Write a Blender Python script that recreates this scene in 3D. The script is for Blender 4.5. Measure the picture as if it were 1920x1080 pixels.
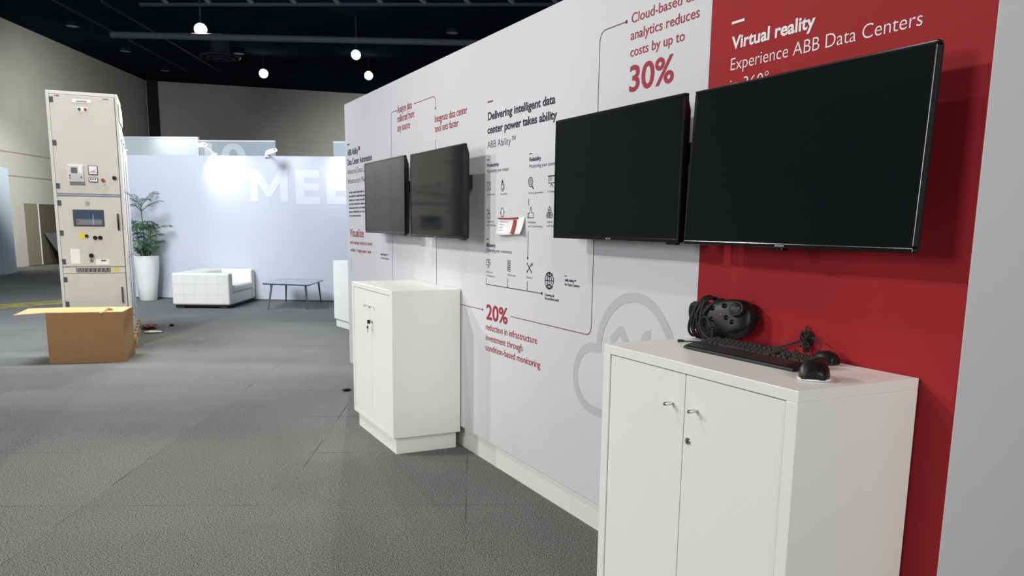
import bpy, bmesh, math, random
from mathutils import Vector, Matrix, Euler

for o in list(bpy.data.objects):
    bpy.data.objects.remove(o, do_unlink=True)
SC = bpy.context.scene
COL = SC.collection
PI = math.pi
R = math.radians
random.seed(7)

# ------------------------------------------------------------------ camera, exposure
cam_d = bpy.data.cameras.new('camera')
cam = bpy.data.objects.new('camera', cam_d)
COL.objects.link(cam)
cam_d.sensor_fit = 'HORIZONTAL'
cam_d.sensor_width = 36.0
cam_d.lens = 1505.66 / 1920 * 36.0
cam_d.shift_y = (680.96 - 540) / 1920
cam_d.clip_start = 0.05
cam_d.clip_end = 200
YAW, PITCH, ROLL = 0.466903, -0.170124, 0.012877
fw = Vector((math.sin(YAW) * math.cos(PITCH), math.cos(YAW) * math.cos(PITCH), math.sin(PITCH)))
rt = Vector((math.cos(YAW), -math.sin(YAW), 0))
up = rt.cross(fw)
r2 = rt * math.cos(ROLL) + up * math.sin(ROLL)
u2 = up * math.cos(ROLL) - rt * math.sin(ROLL)
cam.matrix_world = Matrix(((r2.x, u2.x, -fw.x, 0), (r2.y, u2.y, -fw.y, 0), (r2.z, u2.z, -fw.z, 1.55), (0, 0, 0, 1)))
SC.camera = cam
SC.view_settings.view_transform = 'Standard'
SC.view_settings.look = 'None'
SC.view_settings.exposure = 0.0
SC.view_settings.gamma = 1.0
SC.view_settings.use_curve_mapping = False

# ------------------------------------------------------------------ world: dim light spilling in from the rest of the hall
world = bpy.data.worlds.new('hall_ambient')
SC.world = world
world.use_nodes = True
bg = world.node_tree.nodes['Background']
bg.inputs[0].default_value = (0.82, 0.86, 0.92, 1)
bg.inputs[1].default_value = 0.30


def spot(name, loc, aim, power, angle=60, blend=0.5, radius=0.12, color=(1, 0.97, 0.92)):
    d = bpy.data.lights.new(name, 'SPOT')
    d.energy = power
    d.spot_size = R(angle)
    d.spot_blend = blend
    d.shadow_soft_size = radius
    d.color = color
    o = bpy.data.objects.new(name, d)
    COL.objects.link(o)
    o.location = loc
    o.rotation_euler = (Vector(aim) - Vector(loc)).to_track_quat('-Z', 'Y').to_euler()
    return o


def area(name, loc, aim, power, sx, sy, color=(1, 1, 1)):
    d = bpy.data.lights.new(name, 'AREA')
    d.energy = power
    d.shape = 'RECTANGLE'
    d.size = sx
    d.size_y = sy
    d.color = color
    o = bpy.data.objects.new(name, d)
    COL.objects.link(o)
    o.location = loc
    o.rotation_euler = (Vector(aim) - Vector(loc)).to_track_quat('-Z', 'Y').to_euler()
    return o


# hall lamps high above the stand, outside the frame, followed by added fill lights
spot('hall_spot_a', (-7.5, 9.0, 6.6), (2.1, 2.4, 1.0), 1800, 50, 0.9, 0.15, (1, 0.98, 0.95))
spot('hall_spot_b', (-1.6, 6.2, 6.9), (1.9, 3.2, 0.4), 400, 70, 0.9, 0.12, (1, 0.95, 0.88))
spot('hall_spot_c', (-6.5, 13.0, 6.6), (2.1, 6.0, 1.2), 1600, 48, 0.9, 0.15, (1, 0.98, 0.95))
spot('hall_spot_d', (3.5, 10.0, 7.0), (0.4, 10.2, 0.0), 1450, 54, 0.9, 0.15, (1, 0.97, 0.92))
spot('added_gear_spot', (-3.0, 4.0, 7.2), (-0.2, 11.2, 1.6), 2150, 34, 0.9, 0.2, (1, 0.97, 0.92))  # added spot, brightens the switchgear front
spot('added_cabinet_spot', (-0.5, -1.5, 6.5), (1.95, 5.2, 0.95), 700, 16, 0.9, 0.15, (1, 0.99, 0.98))  # added narrow spot, lifts the end face of the far cabinet
area('added_wall_fill', (-9.5, 3.5, 3.4), (2.0, 3.5, 0.8), 420, 3, 3, (0.99, 0.98, 1.0))  # added low fill for the lower part of the display wall
area('added_near_fill', (0.8, -4.5, 4.2), (1.9, 3.0, 1.0), 260, 3, 2, (1.0, 0.965, 0.92))  # added fill from behind the camera for the near end faces

# ------------------------------------------------------------------ materials


def mat(name, color, rough=0.5, metal=0.0, spec=0.5, emit=None, estr=0.0, coat=0.0, alpha=1.0, trans=0.0, ior=1.45):
    m = bpy.data.materials.new(name)
    m.use_nodes = True
    b = m.node_tree.nodes['Principled BSDF']
    b.inputs['Base Color'].default_value = (*color, 1)
    b.inputs['Roughness'].default_value = rough
    b.inputs['Metallic'].default_value = metal
    b.inputs['Specular IOR Level'].default_value = spec
    b.inputs['Coat Weight'].default_value = coat
    b.inputs['Transmission Weight'].default_value = trans
    b.inputs['IOR'].default_value = ior
    if emit:
        b.inputs['Emission Color'].default_value = (*emit, 1)
        b.inputs['Emission Strength'].default_value = estr
    return m


def noisy(m, scale=40, amount=0.12, bump=0.0, detail=4, dist=0.002):
    """mottle the base colour with object-space noise and optionally bump it"""
    nt = m.node_tree
    b = nt.nodes['Principled BSDF']
    tc = nt.nodes.new('ShaderNodeTexCoord')
    n = nt.nodes.new('ShaderNodeTexNoise')
    n.inputs['Scale'].default_value = scale
    n.inputs['Detail'].default_value = detail
    nt.links.new(tc.outputs['Object'], n.inputs['Vector'])
    c = b.inputs['Base Color'].default_value[:3]
    rp = nt.nodes.new('ShaderNodeValToRGB')
    rp.color_ramp.elements[0].position = 0.3
    rp.color_ramp.elements[1].position = 0.7
    rp.color_ramp.elements[0].color = (*[v * (1 - amount) for v in c], 1)
    rp.color_ramp.elements[1].color = (*[min(1, v * (1 + amount)) for v in c], 1)
    nt.links.new(n.outputs['Fac'], rp.inputs['Fac'])
    nt.links.new(rp.outputs['Color'], b.inputs['Base Color'])
    if bump:
        bp = nt.nodes.new('ShaderNodeBump')
        bp.inputs['Strength'].default_value = bump
        bp.inputs['Distance'].default_value = dist
        nt.links.new(n.outputs['Fac'], bp.inputs['Height'])
        nt.links.new(bp.outputs['Normal'], b.inputs['Normal'])
    return m


M = {}
M['panel_white'] = noisy(mat('printed_white_panel', (0.625, 0.63, 0.66), 0.55, spec=0.3), 3, 0.01)
M['panel_red'] = noisy(mat('printed_red_panel', (0.33, 0.02, 0.026), 0.6, spec=0.12), 3, 0.02)
M['lam_white'] = noisy(mat('white_laminate', (0.85, 0.85, 0.82), 0.32, spec=0.45), 2, 0.01)
M['plinth_white'] = noisy(mat('warm_white_plinth', (0.76, 0.765, 0.72), 0.45), 2, 0.015)
M['gap'] = mat('dark_gap', (0.12, 0.12, 0.12), 0.8)
M['chrome'] = mat('brushed_chrome', (0.72, 0.72, 0.72), 0.22, 1.0)
M['tv_black'] = mat('tv_gloss_black', (0.006, 0.006, 0.007), 0.16, spec=0.5)
M['tv_back'] = mat('tv_matt_black', (0.008, 0.009, 0.012), 0.5, spec=0.3)
M['screen'] = mat('tv_screen', (0.007, 0.009, 0.010), 0.07, spec=0.2)
M['black'] = noisy(mat('black_plastic', (0.008, 0.008, 0.010), 0.42, spec=0.35), 60, 0.2)
M['black_soft'] = mat('black_rubber', (0.01, 0.01, 0.011), 0.6)
M['key'] = mat('keycap_black', (0.016, 0.015, 0.015), 0.45)
M['grey_print'] = mat('print_grey', (0.42, 0.42, 0.43), 0.55, spec=0.3)
M['line_print'] = mat('print_line', (0.20, 0.05, 0.09), 0.55, spec=0.3)
M['black_print'] = mat('print_black', (0.02, 0.02, 0.035), 0.55, spec=0.3)
M['soft_black_print'] = mat('print_soft_black', (0.10, 0.10, 0.13), 0.55, spec=0.3)
M['red_print'] = mat('print_red', (0.33, 0.018, 0.035), 0.55, spec=0.3)
M['white_print'] = mat('print_white', (0.80, 0.78, 0.78), 0.55, spec=0.3)
M['meet_wall'] = noisy(mat('lavender_partition', (0.55, 0.59, 0.67), 0.6, spec=0.2), 2, 0.01)
M['meet_text'] = mat('pale_lettering', (0.66, 0.69, 0.77), 0.6, spec=0.2)
M['hall_wall'] = noisy(mat('hall_wall_paint', (0.44, 0.44, 0.41), 0.85, spec=0.15), 1.2, 0.04)
M['hall_dark'] = mat('hall_black_column', (0.012, 0.012, 0.015), 0.8)
M['ceil'] = noisy(mat('black_ceiling', (0.012, 0.019, 0.030), 1.0, spec=0.0), 0.8, 0.25)
M['steel_dark'] = mat('dark_steel', (0.022, 0.026, 0.036), 0.7, spec=0.2)
M['duct'] = mat('grey_duct', (0.16, 0.18, 0.20), 0.55)
M['pipe'] = mat('dull_ceiling_pipe', (0.055, 0.062, 0.07), 0.7, spec=0.2)
M['gear'] = noisy(mat('beige_gear_paint', (0.56, 0.545, 0.49), 0.42), 4, 0.02)
M['gear_frame'] = mat('pale_gear_frame', (0.60, 0.60, 0.58), 0.4)
M['gear_side'] = mat('galvanised_side', (0.52, 0.54, 0.57), 0.45, 0.1)
M['hinge'] = mat('dark_hinge', (0.06, 0.065, 0.075), 0.5)
M['seam'] = mat('blue_grey_strip', (0.33, 0.34, 0.46), 0.4)
M['glass_dark'] = mat('tinted_window', (0.05, 0.075, 0.12), 0.12)
M['relay'] = mat('relay_grey', (0.46, 0.49, 0.55), 0.5)
M['lcd'] = mat('lcd_grey', (0.10, 0.12, 0.11), 0.3)
M['label_white'] = mat('white_label', (0.78, 0.78, 0.78), 0.5)
M['yellow'] = mat('yellow_label', (0.72, 0.55, 0.02), 0.5)
M['tape'] = noisy(mat('yellow_tape', (0.30, 0.26, 0.08), 0.7), 5, 0.45)
M['green'] = mat('green_lens', (0.01, 0.10, 0.06), 0.25)
M['redlens'] = mat('red_lens', (0.35, 0.02, 0.02), 0.3)
M['card'] = noisy(mat('cardboard', (0.285, 0.165, 0.078), 0.8, spec=0.15), 9, 0.06)
M['card_pale'] = noisy(mat('cardboard_top', (0.56, 0.40, 0.20), 0.8, spec=0.15), 9, 0.08)  # paler cardboard for the box top, flap and tape
M['wood'] = noisy(mat('pallet_wood', (0.36, 0.25, 0.14), 0.8), 14, 0.25)
M['leather'] = noisy(mat('white_leather', (0.80, 0.79, 0.74), 0.42), 8, 0.02)
M['pot'] = mat('white_pot', (0.80, 0.80, 0.78), 0.3)
M['soil'] = noisy(mat('soil', (0.03, 0.022, 0.015), 0.95), 60, 0.4)
M['leaf'] = noisy(mat('palm_leaf', (0.035, 0.095, 0.035), 0.5), 12, 0.35)
M['stem'] = mat('palm_stem', (0.05, 0.075, 0.03), 0.6)
M['glass_top'] = mat('glass_tabletop', (0.92, 0.95, 1.0), 0.03, trans=1.0)
M['table_rim'] = mat('blue_glass_rim', (0.05, 0.10, 0.20), 0.2)
M['table_leg'] = mat('dark_chrome', (0.20, 0.22, 0.27), 0.25, 0.9)
M['blue_panel'] = mat('pale_blue_panel', (0.44, 0.54, 0.62), 0.6)
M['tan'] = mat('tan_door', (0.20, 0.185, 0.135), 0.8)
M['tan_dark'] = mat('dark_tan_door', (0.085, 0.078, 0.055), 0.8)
M['grey_board'] = mat('grey_board', (0.12, 0.125, 0.125), 0.8)
M['part_pale'] = mat('pale_partition', (0.62, 0.70, 0.72), 0.5)
M['part_grey'] = mat('grey_partition', (0.36, 0.43, 0.48), 0.5)
M['part_text'] = mat('partition_lettering', (0.55, 0.63, 0.68), 0.5)
M['paper'] = noisy(mat('paper', (0.80, 0.80, 0.80), 0.8), 20, 0.03)
M['wrap_red'] = mat('red_wrap', (0.22, 0.09, 0.09), 0.5)
M['lamp_on'] = mat('lamp_lens', (1, 1, 1), 0.5, emit=(1.0, 0.98, 0.95), estr=60)
M['lamp_warm'] = mat('warm_lamp_lens', (1, 1, 1), 0.5, emit=(1.0, 0.93, 0.82), estr=60)
M['lamp_head'] = mat('lamp_head_lens', (1, 1, 1), 0.5, emit=(1.0, 0.97, 0.94), estr=6)
M['lamp_off'] = mat('unlit_downlight', (0.22, 0.23, 0.25), 0.5)
M['white_metal'] = mat('white_metal', (0.75, 0.75, 0.75), 0.35)

# carpet: tiles laid along the hall, speckled loop pile, dark joints that come and go
m = bpy.data.materials.new('grey_carpet_tiles')
m.use_nodes = True
nt = m.node_tree
b = nt.nodes['Principled BSDF']
b.inputs['Roughness'].default_value = 0.95
b.inputs['Specular IOR Level'].default_value = 0.1
N, L = nt.nodes.new, nt.links.new


def node(kind, **kw):
    n = N(kind)
    for k, v in kw.items():
        setattr(n, k, v)
    return n


def math_node(op, a, bb=None, cc=None):
    n = node('ShaderNodeMath', operation=op)
    for i, v in enumerate((a, bb, cc)):
        if v is None:
            continue
        if isinstance(v, (int, float)):
            n.inputs[i].default_value = v
        else:
            L(v, n.inputs[i])
    return n.outputs[0]


tc = N('ShaderNodeTexCoord')
mp = N('ShaderNodeMapping')
mp.inputs['Rotation'].default_value = (0, 0, R(24))
L(tc.outputs['Object'], mp.inputs['Vector'])
sx = N('ShaderNodeSeparateXYZ')
L(mp.outputs['Vector'], sx.inputs[0])
TS = 1.05
uu = math_node('DIVIDE', math_node('ADD', sx.outputs[0], 1.09 + 20 * TS), TS)
vv = math_node('DIVIDE', math_node('ADD', sx.outputs[1], -4.32 + 20 * TS), TS)
fu, fv = math_node('FRACT', uu), math_node('FRACT', vv)
du = math_node('MINIMUM', fu, math_node('SUBTRACT', 1.0, fu))
dv = math_node('MINIMUM', fv, math_node('SUBTRACT', 1.0, fv))
dd = math_node('MINIMUM', du, dv)
line = math_node('LESS_THAN', dd, 0.0045)
nz = N('ShaderNodeTexNoise')
nz.inputs['Scale'].default_value = 1.5
nz.inputs['Detail'].default_value = 2
L(mp.outputs['Vector'], nz.inputs['Vector'])
gate = math_node('MULTIPLY', math_node('SUBTRACT', nz.outputs['Fac'], 0.50), 6.0)
gate.node.use_clamp = True
line = math_node('MULTIPLY', line, math_node('ADD', math_node('MULTIPLY', gate, 0.55), 0.05))
cell = N('ShaderNodeCombineXYZ')
L(math_node('FLOOR', uu), cell.inputs[0])
L(math_node('FLOOR', vv), cell.inputs[1])
wn = node('ShaderNodeTexWhiteNoise', noise_dimensions='2D')
L(cell.outputs[0], wn.inputs['Vector'])
tint = math_node('ADD', 0.94, math_node('MULTIPLY', wn.outputs['Value'], 0.12))
pile = N('ShaderNodeTexNoise')
pile.inputs['Scale'].default_value = 150
pile.inputs['Detail'].default_value = 3
pile.inputs['Roughness'].default_value = 0.78
L(mp.outputs['Vector'], pile.inputs['Vector'])
wear = N('ShaderNodeTexNoise')
wear.inputs['Scale'].default_value = 0.9
wear.inputs['Detail'].default_value = 5
L(mp.outputs['Vector'], wear.inputs['Vector'])
pr_ = N('ShaderNodeValToRGB')
pr_.color_ramp.elements[0].position = 0.42
pr_.color_ramp.elements[1].position = 0.585
pr_.color_ramp.elements[0].color = (0.030, 0.033, 0.033, 1)
pr_.color_ramp.elements[1].color = (0.305, 0.31, 0.296, 1)
L(pile.outputs['Fac'], pr_.inputs['Fac'])
fac = math_node('MULTIPLY', tint, math_node('ADD', 0.78, math_node('MULTIPLY', wear.outputs['Fac'], 0.44)))
fac = math_node('MULTIPLY', fac, math_node('SUBTRACT', 1.0, line))
mx = node('ShaderNodeVectorMath', operation='SCALE')
L(pr_.outputs['Color'], mx.inputs[0])
L(fac, mx.inputs['Scale'])
L(mx.outputs[0], b.inputs['Base Color'])
bp = N('ShaderNodeBump')
bp.inputs['Strength'].default_value = 0.15
bp.inputs['Distance'].default_value = 0.003
L(pile.outputs['Fac'], bp.inputs['Height'])
L(bp.outputs['Normal'], b.inputs['Normal'])
M['carpet'] = m

# ------------------------------------------------------------------ mesh helpers


class MB:
    """collects shapes into one mesh; build() links it as ONE object"""

    def __init__(self):
        self.v, self.f, self.mi, self.mats, self.sm = [], [], [], [], []
        self.cur = 0
        self.smooth = False

    def use(self, m):
        if m not in self.mats:
            self.mats.append(m)
        self.cur = self.mats.index(m)
        return self

    def add(self, vs, fs, smooth=None):
        n = len(self.v)
        self.v += [tuple(p) for p in vs]
        for f in fs:
            self.f.append(tuple(n + i for i in f))
            self.mi.append(self.cur)
            self.sm.append(self.smooth if smooth is None else smooth)
        return self

    def box(self, x0, x1, y0, y1, z0, z1, mtx=None):
        vs = [Vector(p) for p in ((x0, y0, z0), (x1, y0, z0), (x1, y1, z0), (x0, y1, z0), (x0, y0, z1), (x1, y0, z1), (x1, y1, z1), (x0, y1, z1))]
        if mtx:
            vs = [mtx @ p for p in vs]
        return self.add(vs, [(0, 3, 2, 1), (4, 5, 6, 7), (0, 1, 5, 4), (1, 2, 6, 5), (2, 3, 7, 6), (3, 0, 4, 7)], False)

    def tube(self, pts, rad, n=10, caps=True, smooth=True):
        pts = [Vector(p) for p in pts]
        if not isinstance(rad, (list, tuple)):
            rad = [rad] * len(pts)
        vs, fs = [], []
        prev = None
        for i, p in enumerate(pts):
            t = (pts[min(i + 1, len(pts) - 1)] - pts[max(i - 1, 0)])
            if t.length < 1e-9:
                t = Vector((0, 0, 1))
            t.normalize()
            if prev is None:
                a = t.cross(Vector((0, 0, 1)))
                if a.length < 1e-3:
                    a = t.cross(Vector((1, 0, 0)))
            else:
                a = prev - t * prev.dot(t)
                if a.length < 1e-6:
                    a = t.cross(Vector((0, 0, 1)))
            a.normalize()
            prev = a
            c = t.cross(a)
            for k in range(n):
                q = 2 * PI * k / n
                vs.append(p + (a * math.cos(q) + c * math.sin(q)) * rad[i])
        for i in range(len(pts) - 1):
            for k in range(n):
                k2 = (k + 1) % n
                fs.append((i * n + k, i * n + k2, (i + 1) * n + k2, (i + 1) * n + k))
        self.add(vs, fs, smooth)
        if caps:
            self.add([vs[k] for k in range(n)], [tuple(reversed(range(n)))], False)
            o = (len(pts) - 1) * n
            self.add([vs[o + k] for k in range(n)], [tuple(range(n))], False)
        return self

    def lathe(self, prof, n=32, center=(0, 0, 0), smooth=True):
        cx, cy, cz = center
        vs, fs = [], []
        for r, z in prof:
            for k in range(n):
                q = 2 * PI * k / n
                vs.append((cx + r * math.cos(q), cy + r * math.sin(q), cz + z))
        for i in range(len(prof) - 1):
            for k in range(n):
                k2 = (k + 1) % n
                fs.append((i * n + k, i * n + k2, (i + 1) * n + k2, (i + 1) * n + k))
        return self.add(vs, fs, smooth)

    def prism(self, poly, axis, a0, a1):
        """poly: 2-D outline; extruded along axis between a0 and a1"""
        def P(p, a):
            if axis == 'x':
                return (a, p[0], p[1])
            if axis == 'y':
                return (p[0], a, p[1])
            return (p[0], p[1], a)
        n = len(poly)
        vs = [P(p, a0) for p in poly] + [P(p, a1) for p in poly]
        fs = [tuple(range(n)), tuple(range(2 * n - 1, n - 1, -1))]
        for i in range(n):
            j = (i + 1) % n
            fs.append((i, n + i, n + j, j))
        return self.add(vs, fs, False)

    def build(self, name, m=None, parent=None, bevel=0, seg=2, loc=None, subsurf=0):
        me = bpy.data.meshes.new(name)
        me.from_pydata(self.v, [], self.f)
        mats = self.mats or [m]
        for k in mats:
            me.materials.append(k)
        for i, p in enumerate(me.polygons):
            p.material_index = self.mi[i] if self.mats else 0
            p.use_smooth = self.sm[i]
        bm = bmesh.new()
        bm.from_mesh(me)
        bmesh.ops.recalc_face_normals(bm, faces=bm.faces)
        bm.to_mesh(me)
        bm.free()
        me.update()
        o = bpy.data.objects.new(name, me)
        COL.objects.link(o)
        if parent:
            o.parent = parent
        if loc:
            o.location = loc
        if bevel:
            bv = o.modifiers.new('bevel', 'BEVEL')
            bv.width = bevel
            bv.segments = seg
            bv.limit_method = 'ANGLE'
            bv.angle_limit = R(40)
            bv.harden_normals = False
        if subsurf:
            s = o.modifiers.new('subdivision', 'SUBSURF')
            s.levels = subsurf
            s.render_levels = subsurf
        return o


def tag(o, label, cat, group=None):
    o['label'] = label
    o['category'] = cat
    if group:
        o['group'] = group
    return o


def structure(o, label=None, cat=None):
    o['kind'] = 'structure'
    if label:
        o['label'] = label
    if cat:
        o['category'] = cat
    return o


def thing(name, label, cat, loc=(0, 0, 0), rotz=0, group=None):
    o = bpy.data.objects.new(name, None)
    COL.objects.link(o)
    o.empty_display_size = 0.1
    o.location = loc
    o.rotation_euler = (0, 0, rotz)
    return tag(o, label, cat, group)


def bezier(pts, n=8):
    """Catmull-Rom through pts"""
    P = [Vector(p) for p in pts]
    out = []
    for i in range(len(P) - 1):
        p0, p1, p2, p3 = P[max(i - 1, 0)], P[i], P[i + 1], P[min(i + 2, len(P) - 1)]
        for k in range(n):
            t = k / n
            out.append(0.5 * ((2 * p1) + (p2 - p0) * t + (2 * p0 - 5 * p1 + 4 * p2 - p3) * t * t + (3 * p1 - p0 - 3 * p2 + p3) * t ** 3))
    out.append(P[-1])
    return out


_text_cache = {}


def text_outline(body, bold=0.0):
    """verts and faces of a line of lettering at size 1, flat in x/y"""
    key = (body, bold)
    if key in _text_cache:
        return _text_cache[key]
    cu = bpy.data.curves.new('lettering', 'FONT')
    cu.body = body
    cu.size = 1.0
    cu.offset = bold
    cu.resolution_u = 4
    o = bpy.data.objects.new('lettering', cu)
    COL.objects.link(o)
    dg = bpy.context.evaluated_depsgraph_get()
    me = o.evaluated_get(dg).to_mesh()
    vs = [tuple(v.co) for v in me.vertices]
    fs = [tuple(p.vertices) for p in me.polygons]
    o.evaluated_get(dg).to_mesh_clear()
    bpy.data.objects.remove(o, do_unlink=True)
    bpy.data.curves.remove(cu)
    _text_cache[key] = (vs, fs)
    return vs, fs


CAP = 0.727


def lettering(name, body, origin, right, upv, width, cap, m, parent, bold=0.0, label=None):
    vs, fs = text_outline(body, bold)
    x0 = min(v[0] for v in vs)
    x1 = max(v[0] for v in vs)
    sx = width / (x1 - x0)
    sy = sx if cap is None else cap / CAP
    O, Rr, U = Vector(origin), Vector(right), Vector(upv)
    mb = MB()
    mb.add([O + Rr * ((v[0] - x0) * sx) + U * (v[1] * sy) for v in vs], fs, False)
    me_o = mb.build(name, m, parent)
    if label:
        me_o['label'] = label
    return me_o


# ------------------------------------------------------------------ the setting
fl = MB()
fl.add([(-60, -12, 0), (60, -12, 0), (60, 70, 0), (-60, 70, 0)], [(0, 1, 2, 3)])
structure(fl.build('floor', M['carpet']))
ce = MB()
ce.box(-60, 60, -12, 70, 7.75, 7.95)
structure(ce.build('ceiling', M['ceil']))


def wall_slab(name, p0, p1, thick, z0, z1, m, side=1, parent=None):
    """vertical slab whose visible face runs p0 -> p1; thickness goes to the side"""
    p0, p1 = Vector((*p0, 0)), Vector((*p1, 0))
    d = (p1 - p0).normalized()
    n = Vector((-d.y, d.x, 0)) * side
    mb = MB()
    q = [p0, p1, p1 + n * thick, p0 + n * thick]
    mb.add([(a.x, a.y, z0) for a in q] + [(a.x, a.y, z1) for a in q], [(0, 3, 2, 1), (4, 5, 6, 7), (0, 1, 5, 4), (1, 2, 6, 5), (2, 3, 7, 6), (3, 0, 4, 7)], False)
    return mb.build(name, m, parent)


# hall shell: left wall runs into the far corner, back wall goes right from there
LW = Vector((4.56, 10.15, 0)).normalized()      # direction of the hall's left wall
LN = Vector((LW.y, -LW.x, 0))                   # into the hall
lw0 = Vector((2.1, 41.1, 0))


def lw(s, off=0.0, z=0.0):
    p = lw0 - LW * s + LN * off
    return Vector((p.x, p.y, z))


a, c_ = lw(0), lw(46)
left_wall = structure(wall_slab('wall_left', (c_.x, c_.y), (a.x, a.y), 0.3, 0, 7.75, M['hall_wall'], 1))
structure(wall_slab('wall_back', (2.1, 41.1), (36.5, 35.9), 0.3, 0, 7.75, M['hall_wall'], 1))
wl = wall_slab('trim_1', (2.12, 40.85), (2.54, 40.74), 0.2, 0, 7.75, M['hall_dark'], 1)
structure(wl)
# panel joints of the left wall, printed as slim battens
for z in (3.64, 2.9):
    jb = MB()
    for s0, s1 in ((0.5, 20), (20.0, 40)):
        q = [lw(s0, 0.0), lw(s1, 0.0), lw(s1, 0.012), lw(s0, 0.012)]
        jb.add([(p.x, p.y, z) for p in q] + [(p.x, p.y, z + 0.03) for p in q], [(0, 3, 2, 1), (4, 5, 6, 7), (0, 1, 5, 4), (1, 2, 6, 5), (2, 3, 7, 6), (3, 0, 4, 7)], False)
    jb.build('wall_joint', mat('wall_joint', (0.26, 0.255, 0.225), 0.9), left_wall)


def lw_box(mb, s0, s1, o0, o1, z0, z1):
    q = [lw(s0, o0), lw(s1, o0), lw(s1, o1), lw(s0, o1)]
    mb.add([(p.x, p.y, z0) for p in q] + [(p.x, p.y, z1) for p in q], [(0, 3, 2, 1), (4, 5, 6, 7), (0, 1, 5, 4), (1, 2, 6, 5), (2, 3, 7, 6), (3, 0, 4, 7)], False)


# double doors set into the left wall
door = thing('door_1', 'tan double door in the grey hall wall behind the tall switchgear', 'door')
door['kind'] = 'structure'
mb = MB()
lw_box(mb, 10.0, 10.75, 0.0, 0.05, 0.02, 2.06)
mb.build('door_leaf', M['tan'], door)
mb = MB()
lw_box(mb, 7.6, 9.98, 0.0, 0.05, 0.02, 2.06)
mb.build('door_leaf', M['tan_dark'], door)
mb = MB()
lw_box(mb, 9.97, 10.01, 0.05, 0.07, 0.02, 2.06)
mb.build('door_edge', M['label_white'], door)

# ------------------------------------------------------------------ the stand's display wall (front face at x = XW)
XW = 2.15
Y0, Y1 = 1.437, 7.93
ZB, ZT = 0.155, 2.675
mb = MB()
mb.box(XW, XW + 1.1, Y0, Y1, ZB, ZT)
dw = structure(mb.build('wall_right', M['panel_white'], bevel=0.003, seg=1))
mb = MB()
mb.box(XW - 0.0035, XW + 0.001, Y0 + 0.002, 2.587, ZB + 0.001, ZT - 0.001)
rp_ = mb.build('red_panel', M['panel_red'], dw)
rp_['label'] = 'red printed panel at the near end of the white wall'
mb = MB()
mb.box(XW + 0.03, XW + 1.07, Y0 + 0.03, Y1 - 0.03, 0, ZB)
structure(mb.build('baseboard_right', M['plinth_white']))

# printed graphics ------------------------------------------------------------
RIGHT, UPV = (0, -1, 0), (0, 0, 1)
XP = XW - 0.0012        # print sits on the white face
XR = XW - 0.0048        # print on the red panel


def wtext(name, body, y, z, y_end, cap, m, bold=0.0, x=XP, label=None):
    return lettering(name, body, (x, y, z), RIGHT, UPV, y - y_end, cap, m, dw, bold, label)


wtext('callout_text', 'Cloud-based data', 3.131, 2.438, 2.636, 0.043, M['red_print'], 0.006)
wtext('callout_text', 'analytics reduces', 3.132, 2.367, 2.664, 0.043, M['red_print'], 0.006)
wtext('callout_text', 'costs by up to', 3.131, 2.296, 2.751, 0.043, M['red_print'], 0.006)
wtext('percent_text', '30%', 3.131, 2.147, 2.811, 0.113, M['red_print'], 0.02, label='large red 30% figure')
wtext('heading_text', 'Virtual reality', 2.464, 2.209, 2.062, 0.046, M['white_print'], 0.026, XR, 'bold white heading')
wtext('heading_text', 'Experience ABB Data Centers', 2.462, 2.133, 1.659, 0.046, M['white_print'], -0.008, XR, 'thin white heading')
wtext('heading_text', 'in 360°', 2.460, 2.057, 2.262, 0.046, M['white_print'], -0.008, XR, 'thin white heading')
wtext('callout_text', 'Analyze data', 6.351, 2.416, 6.008, 0.060, M['red_print'], 0.006)
wtext('callout_text', 'collected from', 6.352, 2.346, 5.962, 0.060, M['red_print'], 0.006)
wtext('callout_text', 'any source', 6.352, 2.275, 6.055, 0.060, M['red_print'], 0.006)
wtext('callout_text', 'Integrate data center', 5.527, 2.261, 4.955, 0.052, M['red_print'], 0.006)
wtext('callout_text', 'tool sets faster', 5.527, 2.194, 5.099, 0.052, M['red_print'], 0.006)
wtext('heading_text', 'ABB Ability™', 7.852, 2.189, 7.422, 0.058, M['black_print'], 0.016)
wtext('heading_text', 'Data Center Automation', 7.852, 2.100, 7.057, 0.058, M['black_print'], 0.016)
wtext('subheading_text', 'Industrial Data Center', 7.852, 2.015, 7.115, 0.052, M['soft_black_print'], -0.008)
wtext('subheading_text', 'Infrastructure Management', 7.852, 1.926, 6.99, 0.052, M['soft_black_print'], -0.008)
wtext('callout_text', 'Visualize', 7.825, 1.423, 7.347, 0.079, M['red_print'], 0.012, label='larger red heading')
wtext('callout_text', 'and manage physical assets', 7.819, 1.353, 7.083, 0.036, M['red_print'], 0.004)
wtext('callout_text', "within a 'single pane' view", 7.816, 1.279, 7.125, 0.036, M['red_print'], 0.004)
wtext('caption_text', 'ABB Ability™', 6.839, 1.278, 6.64, 0.017, M['black_print'], 0.012)
wtext('caption_text', 'for Data Centers', 6.839, 1.247, 6.617, 0.017, M['black_print'], 0.012)
wtext('heading_text', 'Delivering intelligent data', 4.634, 2.182, 3.801, 0.047, M['black_print'], 0.026)
wtext('heading_text', 'center power takes ability', 4.638, 2.102, 3.78, 0.047, M['black_print'], 0.026)
wtext('subheading_text', 'ABB Ability™', 4.640, 2.015, 4.256, 0.046, M['soft_black_print'], -0.008)
wtext('caption_heading', 'Productivity', 4.640, 1.902, 4.474, 0.023, M['black_print'], 0.016)
wtext('caption_text', 'Maximizing your output', 4.640, 1.868, 4.339, 0.022, M['soft_black_print'], -0.004)
wtext('caption_heading', 'Reliability', 4.080, 1.902, 3.944, 0.023, M['black_print'], 0.016)
wtext('caption_text', 'Protecting your assets', 4.079, 1.866, 3.79, 0.022, M['soft_black_print'], -0.004)
wtext('caption_heading', 'Efficiency', 4.646, 1.415, 4.513, 0.024, M['black_print'], 0.016)
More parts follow.
